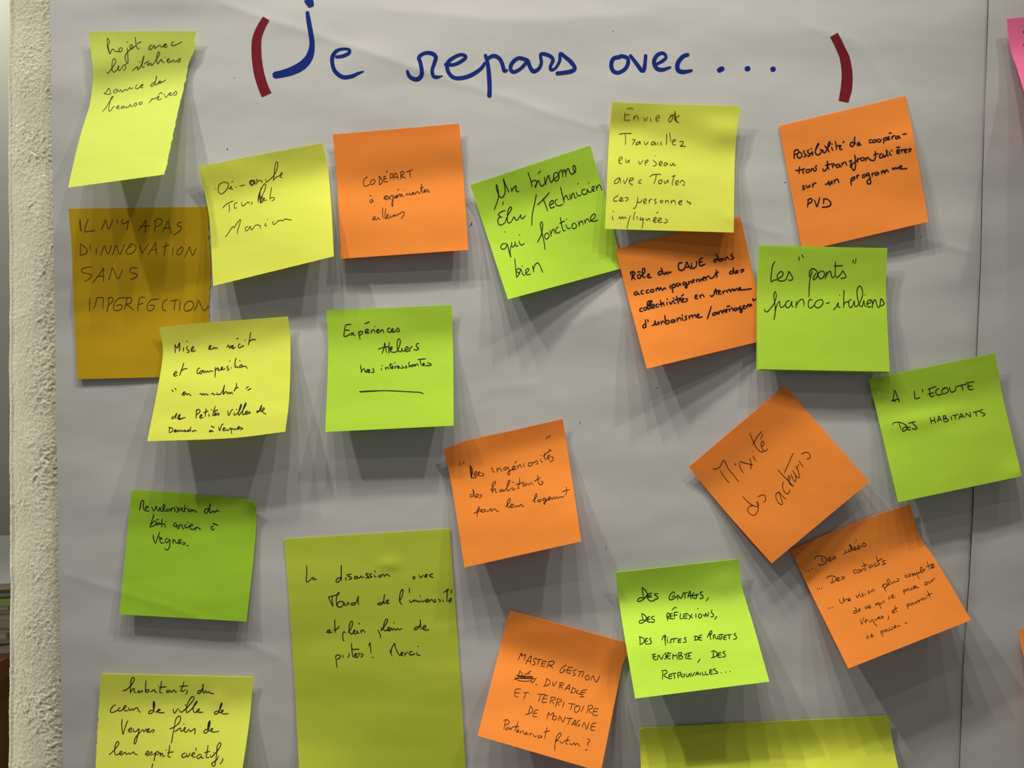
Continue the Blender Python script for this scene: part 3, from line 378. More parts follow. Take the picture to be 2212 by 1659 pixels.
INK['habitants'] = (190, 1440, 5.821, 1.95, 'pen', [
"440,300 480,290 545,230 585,160 565,135 540,180 535,260 532,335/535,322 560,285 580,275 582,315 605,327/652,300 627,310 634,325 667,315 682,297 687,322/730,170 725,240 722,315 752,318 770,295 747,287 724,305/785,320 830,290 842,300 845,320 870,318/885,238/925,180 915,250 902,320 935,325/895,262 985,250/1020,290 987,305 992,322 1017,318 1037,297 1047,322 1070,300 1085,292 1097,318 1120,310/1205,185 1190,250 1165,300 1187,310 1225,290/1150,248 1255,240/1240,288 1252,310 1228,347/1432,295 1390,305 1378,335 1402,335 1430,300 1450,240 1450,218 1445,260 1452,330 1482,302 1492,330 1517,312 1530,328 1588,340/1446,225 1442,290",
"345,478 310,500 285,540 285,572 310,575 350,560 385,530/410,512 385,530 375,550 405,557 440,535 475,510 480,490 455,495 447,530 467,557 505,545/510,512 522,552 555,530 565,548 595,522 622,515 632,545 660,575/820,545 775,557 760,585 787,590 822,560 840,470 825,435 820,490 830,565/826,440 832,480 824,530/842,572 880,560 910,540 895,535 872,555 887,577 962,577/1070,530 1087,585 1135,520/1145,540 1167,572 1192,560 1260,500 1335,400 1315,375 1280,410 1240,500 1237,572 1275,558 1330,500 1375,440 1365,435 1335,480 1322,550 1345,575 1395,552 1400,530 1382,535 1367,560 1392,574 1448,570/1222,475 1240,495/1645,555 1602,565 1588,590 1612,597 1647,565 1685,470 1678,455 1657,520 1652,578 1695,562 1700,545 1682,550 1677,580 1712,594 1768,590/1682,458 1662,520",
"430,660 425,740 440,850 455,800 490,700 505,680/500,807 545,790 550,770 527,775 512,800 527,827 560,810/572,780 577,820 610,810 642,780 625,870 600,960 585,972 580,950 600,890 655,825 690,790 702,822 732,785 745,820/735,820 765,800 770,780 752,785 742,810 762,827 795,812 825,790 832,812 810,832/1027,780 1080,762 1150,700 1165,640 1145,620 1105,660 1085,760 1065,870 1048,962/1090,818 1125,795 1165,770 1168,812 1195,802 1225,777 1220,760 1205,790 1230,827 1270,785 1275,810/1275,805 1290,815 1345,780 1342,850/1205,718/1510,782 1472,795 1455,825 1482,835 1517,795 1535,700 1528,680 1510,730 1507,812/1530,685 1514,760/1520,812 1560,797 1570,777 1552,780 1542,807 1572,822 1648,812",
"262,1108 310,1070 380,985 385,950 370,940 345,980 335,1060 347,1110 380,1100 420,1085 430,1065 407,1065 397,1095 417,1112 455,1085 470,1075 480,1105 515,1085 525,1102 560,1080 577,1070 585,1095 625,1108/715,1102 755,1090 765,1065 742,1065 727,1100 747,1118 780,1095 800,1065 807,1100 782,1118/855,1080 840,1130 830,1185/820,1112 870,1067 892,1080 872,1105 847,1107/895,1090 915,1085 905,1125 935,1085 942,1130 970,1120/985,1048/1030,985 1020,1060 1007,1130 1042,1135/1000,1080 1078,1070/1225,1085 1190,1100 1178,1130 1207,1140 1240,1118/1240,1092 1252,1137 1287,1085/1288,1122 1335,1100 1340,1080 1317,1085 1307,1115 1327,1140 1355,1130/1355,1020 1360,1055/1422,1100 1387,1110 1370,1145 1397,1155 1427,1120 1430,1152 1455,1145/1510,985 1500,1060 1487,1140 1525,1138/1460,1082 1535,1065/1540,1110 1547,1140 1572,1120 1640,1040 1672,975 1655,955 1625,1000 1620,1080 1605,1190 1590,1250 1565,1245 1560,1215 1620,1170 1642,1120/1580,1080/1690,1150 1695,1175 1660,1227",
"815,1218 800,1290"])
INK['master'] = (1020, 1310, 4.754, 1.42, 'ball', [
"473,548 492,505 506,478 520,505 550,490 543,520 530,555/500,480 512,515/545,590 575,540 607,505 602,545 597,592/560,560 602,562/660,525 637,535 632,560 645,580 635,600 612,598/650,540 715,545/690,545 668,600/725,560 705,612/725,560 765,565/715,587 750,590/705,612 745,617/790,570 765,632/780,568 830,560 842,575 820,600 785,602 810,615 832,634/970,600 930,622 903,655 905,680 935,672 955,650 935,645/990,622 965,682/985,622 1035,625/965,652 1020,657/975,682 1012,685/1075,645 1047,655 1042,680 1060,700 1030,712/1090,665 1150,670/1115,670 1090,722/1147,680 1125,727/1197,705 1167,715 1160,740 1177,755 1202,735 1197,707/1212,762 1240,710 1255,742 1275,777 1310,712",
"490,655 470,722/490,660 512,690 515,715 470,724/545,690 535,742/545,692 592,690/570,682 605,660/610,730 615,787 660,730/450,708 540,715 630,730/440,735 560,738 640,742/430,750 500,732 560,732 625,742/460,755 520,767 610,765/475,720 620,717/650,803 668,804/770,740 745,817/760,738 795,760 802,785 775,808 732,818/830,770 833,817 872,765/905,785 890,842/895,782 930,785 937,800 905,814 932,842/950,857 980,820 1000,800 995,862/965,842 1000,842/1037,830 1012,887/1030,832 1060,850 1062,875 1010,890/1090,855 1070,888 1102,895/1130,860 1107,902/1130,860 1180,855/1115,882 1165,884/1105,904 1142,905/1105,928 1150,925",
"445,850 437,915 472,930/445,850 500,845/440,887 490,887/525,885 582,885/550,890 530,952/670,900 757,905/705,905 680,977/740,917 717,982 765,982/745,917 777,915/730,947 770,947/815,930 795,997/805,932 850,935 852,955 815,967 840,1002/880,945 855,1032/875,947 915,955 912,975 880,987 895,1022/945,975 928,1037/990,995 1060,1005/1030,1000 1005,1062/1087,1015 1057,1030 1050,1070 1067,1088 1097,1065 1105,1027 1082,1014/1065,1018 1080,1030/1150,1015 1120,1082/1195,1025 1175,1097/1185,1022 1230,1015 1237,1040 1197,1062 1225,1097/1255,1045 1240,1112 1290,1117/1255,1047 1298,1050/1250,1077 1285,1080",
"600,1020 575,1102/590,1018 620,1050 617,1085 570,1105 545,1110/645,1067 625,1127 667,1132/645,1067 682,1060/635,1097 670,1097/770,1152 785,1085 800,1115 837,1090 822,1157/857,1120 832,1130 827,1155 847,1167 867,1145 857,1122/885,1177 900,1125 930,1187 955,1130/965,1147 1035,1150/1007,1150 980,1212/1018,1222 1040,1190 1062,1165 1057,1227/1030,1207 1060,1207/1112,1165 1087,1180 1072,1210 1082,1230 1107,1215 1090,1205/1130,1242 1150,1190 1175,1257 1200,1190/1235,1200 1217,1262 1257,1272/1235,1202 1272,1195/1225,1232 1262,1234",
"345,1170 325,1262/320,1175 355,1162 382,1185 365,1210 335,1217/367,1240 347,1250 347,1268 367,1262 377,1240 382,1265/390,1240 397,1272/395,1257 415,1242/470,1180 455,1240 432,1277/415,1235 482,1232/450,1287 475,1275 475,1262 462,1268 460,1290 484,1290/490,1275 500,1302/500,1287 520,1277 532,1307 550,1300/567,1290 547,1300 547,1317 572,1305 577,1318/590,1295 597,1327/595,1312 617,1300/625,1305 640,1337 662,1325/700,1320 680,1330 677,1347 702,1345 712,1325 717,1350/770,1240 755,1300 747,1357/735,1290 797,1275/850,1395 890,1350 915,1310 900,1298 870,1330 852,1400 848,1482/855,1372 890,1382/905,1377 912,1402 937,1395 950,1377/990,1330 967,1390 962,1410 982,1412/945,1377 1005,1372/1005,1395 1012,1420 1035,1410 1050,1395 1054,1425 1080,1405 1105,1440/1180,1367 1200,1360 1208,1385 1185,1402 1192,1432/1160,1475 1185,1470"])
INK['contacts'] = (1320, 1200, 5.184, 1.95, 'pen', [
(1370, 1250, 5.522, "92,102 100,150 108,210/90,102 135,140 155,185 130,225 80,265 40,268 45,245 80,225 140,225/215,170 167,180 152,200 162,235 190,265 245,260/135,205 205,198/152,217 210,218/285,178 250,180 242,192 280,215 282,235 235,248/485,180 468,155 430,190 415,235 430,250 470,240 487,212 467,200 450,225/490,222 515,215 518,248/512,205 522,195 555,235 590,165/575,175 635,162/605,172 605,240/640,225 650,180 665,145 672,190 675,242/640,207 685,197/717,165 692,190 697,225 730,235/690,202 720,197/715,195 770,185/745,190 738,238/820,155 790,160 790,180 818,205 818,230 780,235/887,222 858,268"),
(1370, 1250, 5.522, "90,412 95,450 105,485/88,412 130,440 145,480 110,520 70,533 58,510 85,495 130,495 170,515 215,515/175,455 157,480 167,510/140,470 190,450/150,487 190,482/240,445 212,455 207,475 240,490 235,518 205,520/385,430 392,460 400,500/385,440 400,410 420,415 425,440 395,455 430,480/432,420 432,470 470,480/425,422 460,412/430,447 460,442/450,378 485,340 508,350/480,400 478,478/475,400 525,398/470,437 515,432/553,410 548,475 580,470/592,420 592,470 635,470/590,420 640,415/590,447 630,442/640,425 700,470/690,418 655,488/735,415 737,467/787,415 767,435 772,465 797,465 805,440 792,420/820,425 832,445 845,430/848,457 852,410 877,450 885,400/930,372 917,400 945,425 940,450 912,455/985,448 960,485/760,355"),
"320,905 325,950 325,992/315,910 360,925 372,955 350,985 320,997/400,930 380,955 390,990 418,990/380,930 410,925/385,960 410,957/450,922 430,935 450,960 445,985 415,990/600,900 605,950 612,1005/568,947 585,905 605,892 612,912 598,945/630,930 632,977/637,915/692,935 667,945 672,970 650,975/670,935 745,925/705,935 700,977/755,935 750,970 785,970/755,937 785,930/750,952 785,947/842,915 820,925 837,945 838,967 808,970/930,910 945,900 975,915 970,940 928,947/938,905 945,945/1020,888 990,895 985,920 988,945 1018,947/985,922 1015,915/1110,850 1107,890 1117,942/1075,917 1100,870 1120,840 1130,860 1110,897/1145,890 1147,937/1140,890 1165,885 1162,910 1187,937/1200,902 1190,920 1207,937 1220,915 1205,902/1200,887 1255,880/1235,885 1240,920 1222,945/1265,895 1260,937 1292,938/1262,897 1290,888/1262,917 1290,914/1290,890 1350,882/1320,888 1327,937/1397,870 1375,880 1402,905 1400,930 1370,937",
"455,1112 500,1102/480,1112 468,1135 485,1165 522,1165/470,1137 505,1130/520,1168 532,1112 565,1162 587,1105/622,1087 600,1100 627,1130 600,1162/645,1080 630,1110 635,1150 665,1155/605,1132 665,1120/640,1098 672,1092/690,1162 695,1105 710,1125 735,1110 742,1162/755,1090 762,1157/750,1092 790,1085 785,1110 765,1120 802,1130 790,1155 760,1160/818,1112 845,1105 832,1150 855,1155/870,1100 862,1152 902,1155/848,1097 905,1085/862,1127 892,1120/997,1155 970,1198/1120,1077 1150,1065 1187,1090 1177,1125 1120,1147/1148,1070 1142,1142/1210,1095 1195,1115 1200,1137 1235,1140/1200,1117 1232,1110/1195,1092 1235,1085/1280,1070 1250,1085 1277,1105 1275,1130 1240,1137",
"580,1300 575,1387/565,1292 615,1285 627,1310 590,1342 637,1372/652,1330 647,1377 682,1374/648,1330 685,1325/650,1352 685,1347/680,1322 732,1315/705,1325 712,1382/745,1317 752,1372/745,1315 777,1305 777,1330 755,1347/802,1325 782,1345 802,1362 827,1340 812,1324/842,1320 847,1352 862,1357 880,1320 888,1360/895,1312 910,1352 937,1305/945,1347 965,1302 987,1337/950,1327 982,1324/997,1310 1002,1337/1020,1300 1027,1337 1052,1332/1057,1295 1062,1332 1092,1327/1117,1280 1102,1310 1115,1328 1142,1325/1100,1282 1142,1275/1105,1305 1135,1302/1172,1265 1147,1275 1187,1300 1195,1315 1150,1324/1233,1312/1285,1305/1333,1298"])
INK['idees'] = (1700, 1080, 4.366, 1.42, 'ball', [
"182,665 187,675/205,660 210,672/235,645 238,658/325,545 332,565 342,587/265,560 270,535 310,525 360,540 375,570 355,600 310,612 298,600/385,567 410,557 410,540 395,542 390,567 408,575 428,560 440,530 458,538 455,552 432,550/535,515 550,492 555,480 560,495 575,490/540,465/602,460 580,470 585,487 607,475 612,445 588,418 605,455 625,470 645,457 640,440 628,450 637,472 660,460 685,442 680,425 665,435 672,462 695,452/700,445 720,405 742,415 745,430 712,440/650,372 655,385/638,402",
"285,832 290,845/303,830 308,843/325,825 330,838/430,735 425,775/375,740 385,722 430,715 465,735 450,765 415,783 408,770/465,757 490,745 490,730 475,735 474,762 500,757/510,727 542,725 535,740 508,750/652,655 630,665 634,690 657,685/682,655 662,665 667,685 687,680 692,662 680,655/697,655 707,677/705,662 725,645 740,672/718,585 735,625 747,657/705,627 757,605/792,610 772,622 777,640 797,630 802,610 810,632/842,595 822,605 827,625 852,618 875,600/842,530 858,580 870,605/850,578 900,550/930,570 902,572 907,590 932,600 895,610",
"388,1015 393,1028/408,1012 413,1022/430,1008 434,1018/495,935 500,965 525,972 532,930 525,915/537,935 547,962/545,947 565,930 580,952/572,952 595,937 590,925 579,935 582,952 605,945/650,895 662,922 682,885/687,890 695,914/683,868/717,875 707,890 725,900 700,912/735,880 742,902/738,850/777,855 762,865 767,882 782,875 782,857/795,850 804,872/802,860 818,840 830,862/907,800 922,840 935,862/900,822 905,800 935,790 940,815 920,832/940,817 965,775 960,745 945,757 955,800 978,795/982,770 992,792 1010,765 1022,780/1035,740 1055,747 1050,765 1025,770/1135,707 1114,712 1120,730 1142,722/1162,695 1147,705 1152,722 1167,712 1162,697/1177,690 1187,717 1200,687 1210,710 1222,682/1180,695 1205,700/1225,685 1235,720 1247,740/1228,690 1245,680 1247,697/1245,692 1275,655 1270,630 1258,640 1267,687 1287,670 1300,657 1292,648 1290,670/1290,608/1320,580 1335,625 1347,657/1310,632 1357,610/1357,642 1385,622 1375,612 1360,625 1367,645 1392,630/1350,610 1385,600",
"650,1040 628,1052 632,1070 652,1060 655,1035 638,1010/650,1040 662,1060/672,1052 692,1037 684,1025 673,1040 682,1057/757,1000 738,1010 742,1025 762,1015 787,1002 777,992 767,1005 777,1022 794,1012/852,970 834,980 838,992 857,980 860,968 880,1005 888,1028/872,965 882,987 895,962 907,975/910,945 922,967/893,910/955,908 972,925 955,932/985,917 1007,902 998,892 985,905 992,924 1025,915/1095,850 1105,875 1112,887/1095,857 1115,842 1122,855 1105,867/1147,830 1130,842 1140,852 1157,840/1165,825 1177,840 1160,850/1185,815 1197,835 1180,842/1200,827 1217,812 1205,808 1200,827 1245,822/1295,797 1315,770 1327,790 1300,802/1335,765 1345,787 1362,757/1365,750 1377,777/1372,762 1392,735",
"690,1120 705,1172 722,1110/735,1152 757,1137 748,1125 735,1142 747,1162/770,1130 785,1152 802,1125/802,1125 825,1165 850,1190/825,1120 834,1137 852,1112/855,1122 872,1107 862,1100 858,1120 880,1108/885,1095 908,1100 900,1112 880,1117/955,1090 960,1107 950,1130/990,1057 1012,1045 1005,1035 993,1047 1002,1067 1022,1055/1015,995 1030,1040 1045,1057/1010,1032 1042,1015/1130,980 1142,1027/1130,987 1150,975 1157,990 1138,1002/1177,970 1167,980 1177,992 1187,978 1180,968/1190,965 1202,982 1214,960/1215,955 1227,977/1222,964 1238,947/1240,940 1252,967/1247,952 1264,935/1287,920 1270,932 1277,947 1297,925 1302,942/1310,910 1322,932/1300,890/1325,855 1340,895 1352,917/1320,902 1368,880",
"755,1275 752,1312/755,1280 772,1295 765,1307/790,1287 807,1272 798,1265 790,1282 802,1294 822,1280/885,1235 895,1270 908,1287/882,1247 905,1230 914,1245 895,1257/937,1215 922,1227 930,1242 947,1222 952,1237/960,1205 977,1225 955,1232/985,1195 1002,1215 980,1222/1010,1202 1027,1190 1018,1182 1010,1202 1032,1207/1035,1185 1045,1197 1055,1182 1070,1192/1112,1167 1122,1158 1134,1158"])
INK['pink'] = (2052, 0, 2.9625, 1.95, 'pen', [
"475,196 470,205 478,214/468,287 480,284"])
# title in broad marker: x,y,width in a crop at 3.16x
TITLE = (500, 0, 3.16, [
"521,-8,60 535,20,56 545,48,34", 
"518,85,26 528,150,32 540,220,34 550,300,36 535,380,50 490,440,60 420,480,58 350,502,50 297,512,46",
"715,388,22 760,382,24 800,362,24 805,340,20 770,333,18 720,345,24 690,385,28 690,440,26 710,490,28 760,525,28 820,520,26 865,500,20 900,487,10",
"1200,485,20 1215,520,26 1250,540,28 1280,535,30 1300,500,28 1290,430,26 1280,390,26 1320,362,24 1370,365,28 1395,390,28 1385,430,26 1370,480,24 1380,520,24 1410,525,20 1440,517,8",
"1460,440,24 1520,440,22 1580,410,24 1600,385,22 1570,372,22 1520,390,24 1475,430,26 1480,490,26 1520,530,26 1580,530,28 1640,510,28 1700,470,24 1730,430,22",
"1733,375,22 1750,440,26 1758,520,30 1762,600,30 1760,655,30", "1745,400,24 1790,380,26 1830,400,26 1850,440,26 1862,482,26 1882,478,16",
"2020,410,26 1960,395,24 1915,430,26 1905,470,26 1925,490,24 1970,470,22 2010,430,24 2025,415,24 2035,450,26 2060,485,28 2095,470,24 2115,430,22 2110,372,22 2140,368,24 2180,385,24 2195,410,24 2178,450,22 2180,475,20 2210,465,18 2240,415,20 2245,365,22 2275,385,24 2320,425,28 2345,465,24 2320,485,28 2270,495,26 2222,500,26",
"2652,388,28 2607,400,28 2592,445,28 2607,485,28 2642,495,26 2687,470,26 2707,430,26 2702,395,26 2662,382,26 2645,390,26",
"2722,378,22 2762,430,26 2802,482,28 2817,470,28 2824,420,24 2827,378,24",
"2902,437,18 2942,415,22 2967,390,20 2947,362,22 2907,375,26 2884,420,28 2902,465,28 2942,475,26 2997,458,14",
"3117,372,24 3082,385,28 3047,430,30 3047,475,30 3082,490,28 3142,480,18",
"3327,480,34 3352,467,34", "3515,470,34 3530,466,34", "3692,473,36 3703,470,34"])
BRACKETS = (500, 0, 3.16, [
"237,126,50 205,180,56 180,240,62 170,300,66 173,400,68 188,500,70 215,590,70 240,648,72",
"4112,238,60 4140,290,60 4165,345,62 4187,400,68 4202,500,74 4198,600,78 4185,660,72 4178,694,68"])
# ------------------------------------------------------------------ ink ribbons
INK_MATS = {
    'pen': new_mat('black_pen_ink', (0.012, 0.012, 0.010), 0.6, grain=0, bump=0),
    'ball': new_mat('ballpoint_ink', (0.014, 0.010, 0.007), 0.6, grain=0, bump=0),
    'felt': new_mat('black_felt_ink', (0.010, 0.005, 0.008), 0.6, grain=0, bump=0),
    'thin': new_mat('faded_pen_ink', (0.085, 0.050, 0.006), 0.7, grain=0, bump=0),
    'blue': new_mat('blue_marker_ink', (0.006, 0.021, 0.18), 0.6, grain=0.05, bump=0, spec=0.05),
    'red': new_mat('dark_red_marker_ink', (0.16, 0.012, 0.018), 0.6, grain=0.05, bump=0, spec=0.05),
}
CAM = Vector((0, -D, ZC))
def hit(bvhs, px, py, lift):
    d = (P(px, py) - CAM).normalized()
    best = None
    for b in bvhs:
        loc, nrm, idx, dist = b.ray_cast(CAM, d)
        if loc is not None and (best is None or dist < best[0]): best = (dist, loc)
    if best is None: return None
    return best[1] - d * lift

def spline(pts, sub):
    if len(pts) < 3:
        out = []
        for a, b in zip(pts, pts[1:]):
            for k in range(sub): out.append(tuple(a[i] + (b[i] - a[i]) * k / sub for i in range(3)))
        return out + [pts[-1]]
    out = []
    n = len(pts)
    for i in range(n - 1):
        p0 = pts[max(0, i - 1)]; p1 = pts[i]; p2 = pts[i + 1]; p3 = pts[min(n - 1, i + 2)]
        seg = math.hypot(p2[0] - p1[0], p2[1] - p1[1])
        m = max(2, min(sub, int(seg / 3.2) + 1))
        for k in range(m):
            t = k / m
            out.append(tuple(0.5 * (2 * p1[j] + (p2[j] - p0[j]) * t + (2 * p0[j] - 5 * p1[j] + 4 * p2[j] - p3[j]) * t * t
                             + (3 * p1[j] - p0[j] - 3 * p2[j] + p3[j]) * t ** 3) for j in range(3)))
    out.append(pts[-1])
    return out

def ribbon(V, Fc, pts, bvhs, lift, taper=True, caps=True, sub=6):
    """pts = (px, py, width px) traced on the photo; the ribbon is laid on the sheet's own surface"""
    if len(pts) == 1:
        x, y, w = pts[0]; c = hit(bvhs, x, y, lift)
        if c is None: return
        b = len(V); V.append(c); k = 8
        for i in range(k):
            q = hit(bvhs, x + w * .62 * math.cos(i * 2 * math.pi / k), y + w * .62 * math.sin(i * 2 * math.pi / k), lift)
            V.append(q if q is not None else c)
        for i in range(k): Fc.append((b, b + 1 + (i + 1) % k, b + 1 + i))
        return
    s = spline(pts, sub); n = len(s)
    L = []
    for i in range(n):
        a = s[max(0, i - 1)]; b = s[min(n - 1, i + 1)]
        dx, dy = b[0] - a[0], b[1] - a[1]; q = math.hypot(dx, dy) or 1.0
        w = max(0.3, s[i][2]) * 0.5
        if taper:
            e = min(i, n - 1 - i); w *= (0.72, 0.9, 1.0)[min(2, e)]
            w *= 1.0 + 0.16 * noise.noise(Vector((s[i][0] * 0.11, s[i][1] * 0.11, 1.0)))
        L.append((s[i][0], s[i][1], dx / q, dy / q, w))
    rows = []
    if caps:
        x, y, tx, ty, w = L[0]; rows.append((x - tx * w * .7, y - ty * w * .7, tx, ty, w * .55))
    rows += L
    if caps:
        x, y, tx, ty, w = L[-1]; rows.append((x + tx * w * .7, y + ty * w * .7, tx, ty, w * .55))
    prev = None
    for (x, y, tx, ty, w) in rows:
        a = hit(bvhs, x - ty * w, y + tx * w, lift); b = hit(bvhs, x + ty * w, y - tx * w, lift)
        if a is None or b is None: prev = None; continue
        i = len(V); V += [a, b]
        if prev is not None: Fc.append((prev, i, i + 1, prev + 1))
        prev = i

def write(key, parent, bvhs, lift=0.00007):
    ox, oy, s, w, ink, lines = INK[key]
    for ln in lines:
        V, Fc = [], []
        if isinstance(ln, tuple): ox, oy, s, ln = ln
        else: ox, oy, s = INK[key][:3]
        for si, st in enumerate(ln.split('/')):
            pts = [tuple(float(q) for q in p.split(',')) for p in st.split()]
            # crossing strokes are laid a hair higher so they never share a plane
            ribbon(V, Fc, [(ox + p[0] / s, oy + p[1] / s, w * (p[2] if len(p) > 2 else 1)) for p in pts], bvhs, lift + 0.000004 * (si % 9))
        if Fc: link('handwriting', V, Fc, INK_MATS[ink], parent)

# title and brackets on the left sheet
ox, oy, s, lines = TITLE
words = [(0, 1), (2,), (3, 4, 5, 6, 7), (8, 9, 10, 11), (12,), (13,), (14,)]
for grp in words:
    V, Fc = [], []
    for n_, i in enumerate(grp):
        pts = [tuple(float(q) for q in p.split(',')) for p in lines[i].split()]
        ribbon(V, Fc, [(ox + x / s, oy + y / s, w / s) for x, y, w in pts], [BVH_L], 0.00008 + 0.00001 * n_, taper=False, caps=(i != 0))
    link('heading_lettering', V, Fc, INK_MATS['blue'], left_sheet)
ox, oy, s, lines = BRACKETS
for ln in lines:
    V, Fc = [], []
    pts = [tuple(float(q) for q in p.split(',')) for p in ln.split()]
    ribbon(V, Fc, [(ox + x / s, oy + y / s, w / s) for x, y, w in pts], [BVH_L], 0.00008, taper=False, caps=False)
    tag(link('bracket', V, Fc, INK_MATS['red'], left_sheet), 'dark red bracket drawn in broad marker')
for st in ([(491, 322, 2.4)], [(1015, 488, 1.8), (1018, 485, 1.8), (1018.5, 480, 1.8)], [(1252, 912, 1.4), (1253, 915, 1.4)], [(1420, 837, 2.0)], [(1696, 394, 2.0)],
           [(1309, 1184, 1.8)], [(1990, 512, 1.6)], [(715, 330, 1.3)], [(1324, 67, 1.6)], [(506, 168, 1.4)]):
    V, Fc = [], []
    ribbon(V, Fc, st, [BVH_L], 0.00008)
    link('pen_speck', V, Fc, INK_MATS['pen'], left_sheet)

# ------------------------------------------------------------------ sticky notes
C_YEL = (0.70, 0.81, 0.145); C_YEL2 = (0.85, 0.91, 0.125); C_GRN = (0.55, 0.84, 0.065); C_ORG = (1.0, 0.34, 0.055)
C_OLV = (0.60, 0.71, 0.065); C_MUS = (0.66, 0.43, 0.014); C_PNK = (0.95, 0.22, 0.42)
MATS = {}
def note_mat(nm, c):
    if nm not in MATS: MATS[nm] = new_mat(nm, c, 0.85, translucent=0.26, grain=0.035, grain_scale=1300, bump=0.2, bump_scale=2200, spec=0.1)
    return MATS[nm]

def poly_at(pts, t):
    """point on a polyline by its own parameter (cumulative length)"""
    return pts(t)
def curve_fn(pts):
    L = [0.0]
    for a, b in zip(pts, pts[1:]): L.append(L[-1] + math.hypot(b[0] - a[0], b[1] - a[1]))
    T = [l / L[-1] for l in L]; n = len(pts)
    def fn(t):
        t = min(1.0, max(0.0, t)); i = 0
        while i < n - 2 and t > T[i + 1]: i += 1
        u = (t - T[i]) / (T[i + 1] - T[i] or 1)
        p0 = pts[max(0, i - 1)]; p1 = pts[i]; p2 = pts[i + 1]; p3 = pts[min(n - 1, i + 2)]
        if n == 2: return (p1[0] + (p2[0] - p1[0]) * u, p1[1] + (p2[1] - p1[1]) * u)
        h00 = 2 * u ** 3 - 3 * u * u + 1; h10 = u ** 3 - 2 * u * u + u; h01 = -2 * u ** 3 + 3 * u * u; h11 = u ** 3 - u * u
        dT = T[i + 1] - T[i]
        def tan(a, b, ta, tb, j): return (b[j] - a[j]) / ((tb - ta) or 1) * dT
        r = []
        for j in range(2):
            m1 = tan(p0 if i > 0 else p1, p2, T[i - 1] if i > 0 else T[i], T[i + 1], j)
            m2 = tan(p1, p3 if i < n - 2 else p2, T[i], T[i + 2] if i < n - 2 else T[i + 1], j)
            r.append(h00 * p1[j] + h10 * m1 + h01 * p2[j] + h11 * m2)
        return tuple(r)
    return fn

def softplus(x, w):
    if x / w > 30: return x
    return w * math.log1p(math.exp(x / w))

def note(key, label, matname, colour, TL, TR, BR, BL, base=0.4, lift=(6, 6), v0=0.3, w=0.05, left=(), right=(), top=(), bottom=(),
         bumps=(), torn=None, wave=0.25, arch=1.5, text=True, group=None, nu=44, nv=44, name='sticky_note', flat_end=None):
    ft = curve_fn([TL] + list(top) + [TR]); fb = curve_fn([BL] + list(bottom) + [BR])
    fl = curve_fn([TL] + list(left) + [BL]); fr = curve_fn([TR] + list(right) + [BR])
    seed = sum(ord(c) for c in key)
    g1 = softplus(1 - v0, w) - softplus(-v0, w)
    lift = (lift[0] * 0.85, lift[1] * 0.85)
    T = 0.00016
    front, back = [], []
    for j in range(nv + 1):
        v = j / nv
        for i in range(nu + 1):
            u = i / nu
            a, b, c, d = ft(u), fb(u), fl(v), fr(v)
            px = (1 - v) * a[0] + v * b[0] + (1 - u) * c[0] + u * d[0] - ((1 - u) * (1 - v) * TL[0] + u * (1 - v) * TR[0] + (1 - u) * v * BL[0] + u * v * BR[0])
            py = (1 - v) * a[1] + v * b[1] + (1 - u) * c[1] + u * d[1] - ((1 - u) * (1 - v) * TL[1] + u * (1 - v) * TR[1] + (1 - u) * v * BL[1] + u * v * BR[1])
            if torn == 'right' and i >= nu - 1 and 0 < j < nv: px += (1 if i == nu else 0.3) * (2.4 * noise.noise(Vector((seed, v * 34, 0))) + 1.2 * noise.noise(Vector((seed, v * 90, 0))))
            if torn == 'left' and i <= 1 and 0 < j < nv: px += (1 if i == 0 else 0.3) * (2.2 * noise.noise(Vector((seed, v * 34, 0))) + 1.2 * noise.noise(Vector((seed, v * 90, 0))))
            g = (softplus(v - v0, w) - softplus(-v0, w)) / g1
            h_arch = arch * softplus(1 - v / v0, 0.15) if v0 > 0.12 else 0.0
            if flat_end: g = g - flat_end * softplus(v - 0.8, 0.06)
            h = base + h_arch + ((1 - u) * lift[0] + u * lift[1]) * g
            for (bu, bv, su, sv, amp) in bumps: h += amp * math.exp(-((u - bu) / su) ** 2 - ((v - bv) / sv) ** 2)
            h += wave * noise.noise(Vector((u * 2.2 + seed, v * 2.6, 0))) * smooth_step(0.0, 0.25, v)
            hh = (PAPER_BASE + paper_h(px, py) + max(0.12, h)) * 0.001
            p = P(px, py, hh); front.append(p); back.append(p + Vector((0, T, 0)))
    V, faces = close_sheet(front, back, nu + 1, nv + 1)
    o = link(name, V, faces, note_mat(matname, colour))
    tag(o, label, 'sticky note', group or 'sticky notes on the paper sheets')
    if text and key in INK:
        write(key, o, [BVHTree.FromPolygons(V, faces)])
    return o

note('projet', "tall lime-yellow note 'Projet avec les italiens', torn right edge, curling outwards", 'lime_yellow_note', C_YEL,
     (191.5, 68), (424.5, 67.5), (355, 377), (146.8, 405.4), base=0.5, lift=(21, 18), v0=0.34, w=0.06, arch=2.2,
     left=[(196.7, 115.6), (200.6, 168), (194.5, 223), (182, 264.5), (166, 322)], right=[(420, 85), (421, 102), (407.5, 138.5), (400.6, 173), (383.5, 246), (365, 333)],
     torn='right', bumps=[(0.1, 0.22, 0.35, 0.12, 1.2)], nv=60)
note('mustard', "mustard yellow note reading IL N'Y A PAS D'INNOVATION SANS IMPERFECTION, lying flat", 'mustard_note', C_MUS,
     (148, 451), (450.7, 446.4), (453, 812), (167.4, 819.4), base=0.35, lift=(0.9, 0.4), v0=0.4, arch=0, left=[(154, 526), (158, 640)],
     right=[(451, 509), (455, 579.5), (450.5, 666), (452.5, 690)], torn='right', wave=0.5, nv=60, bumps=[(0.6, 0.3, 0.3, 0.1, 0.5)])
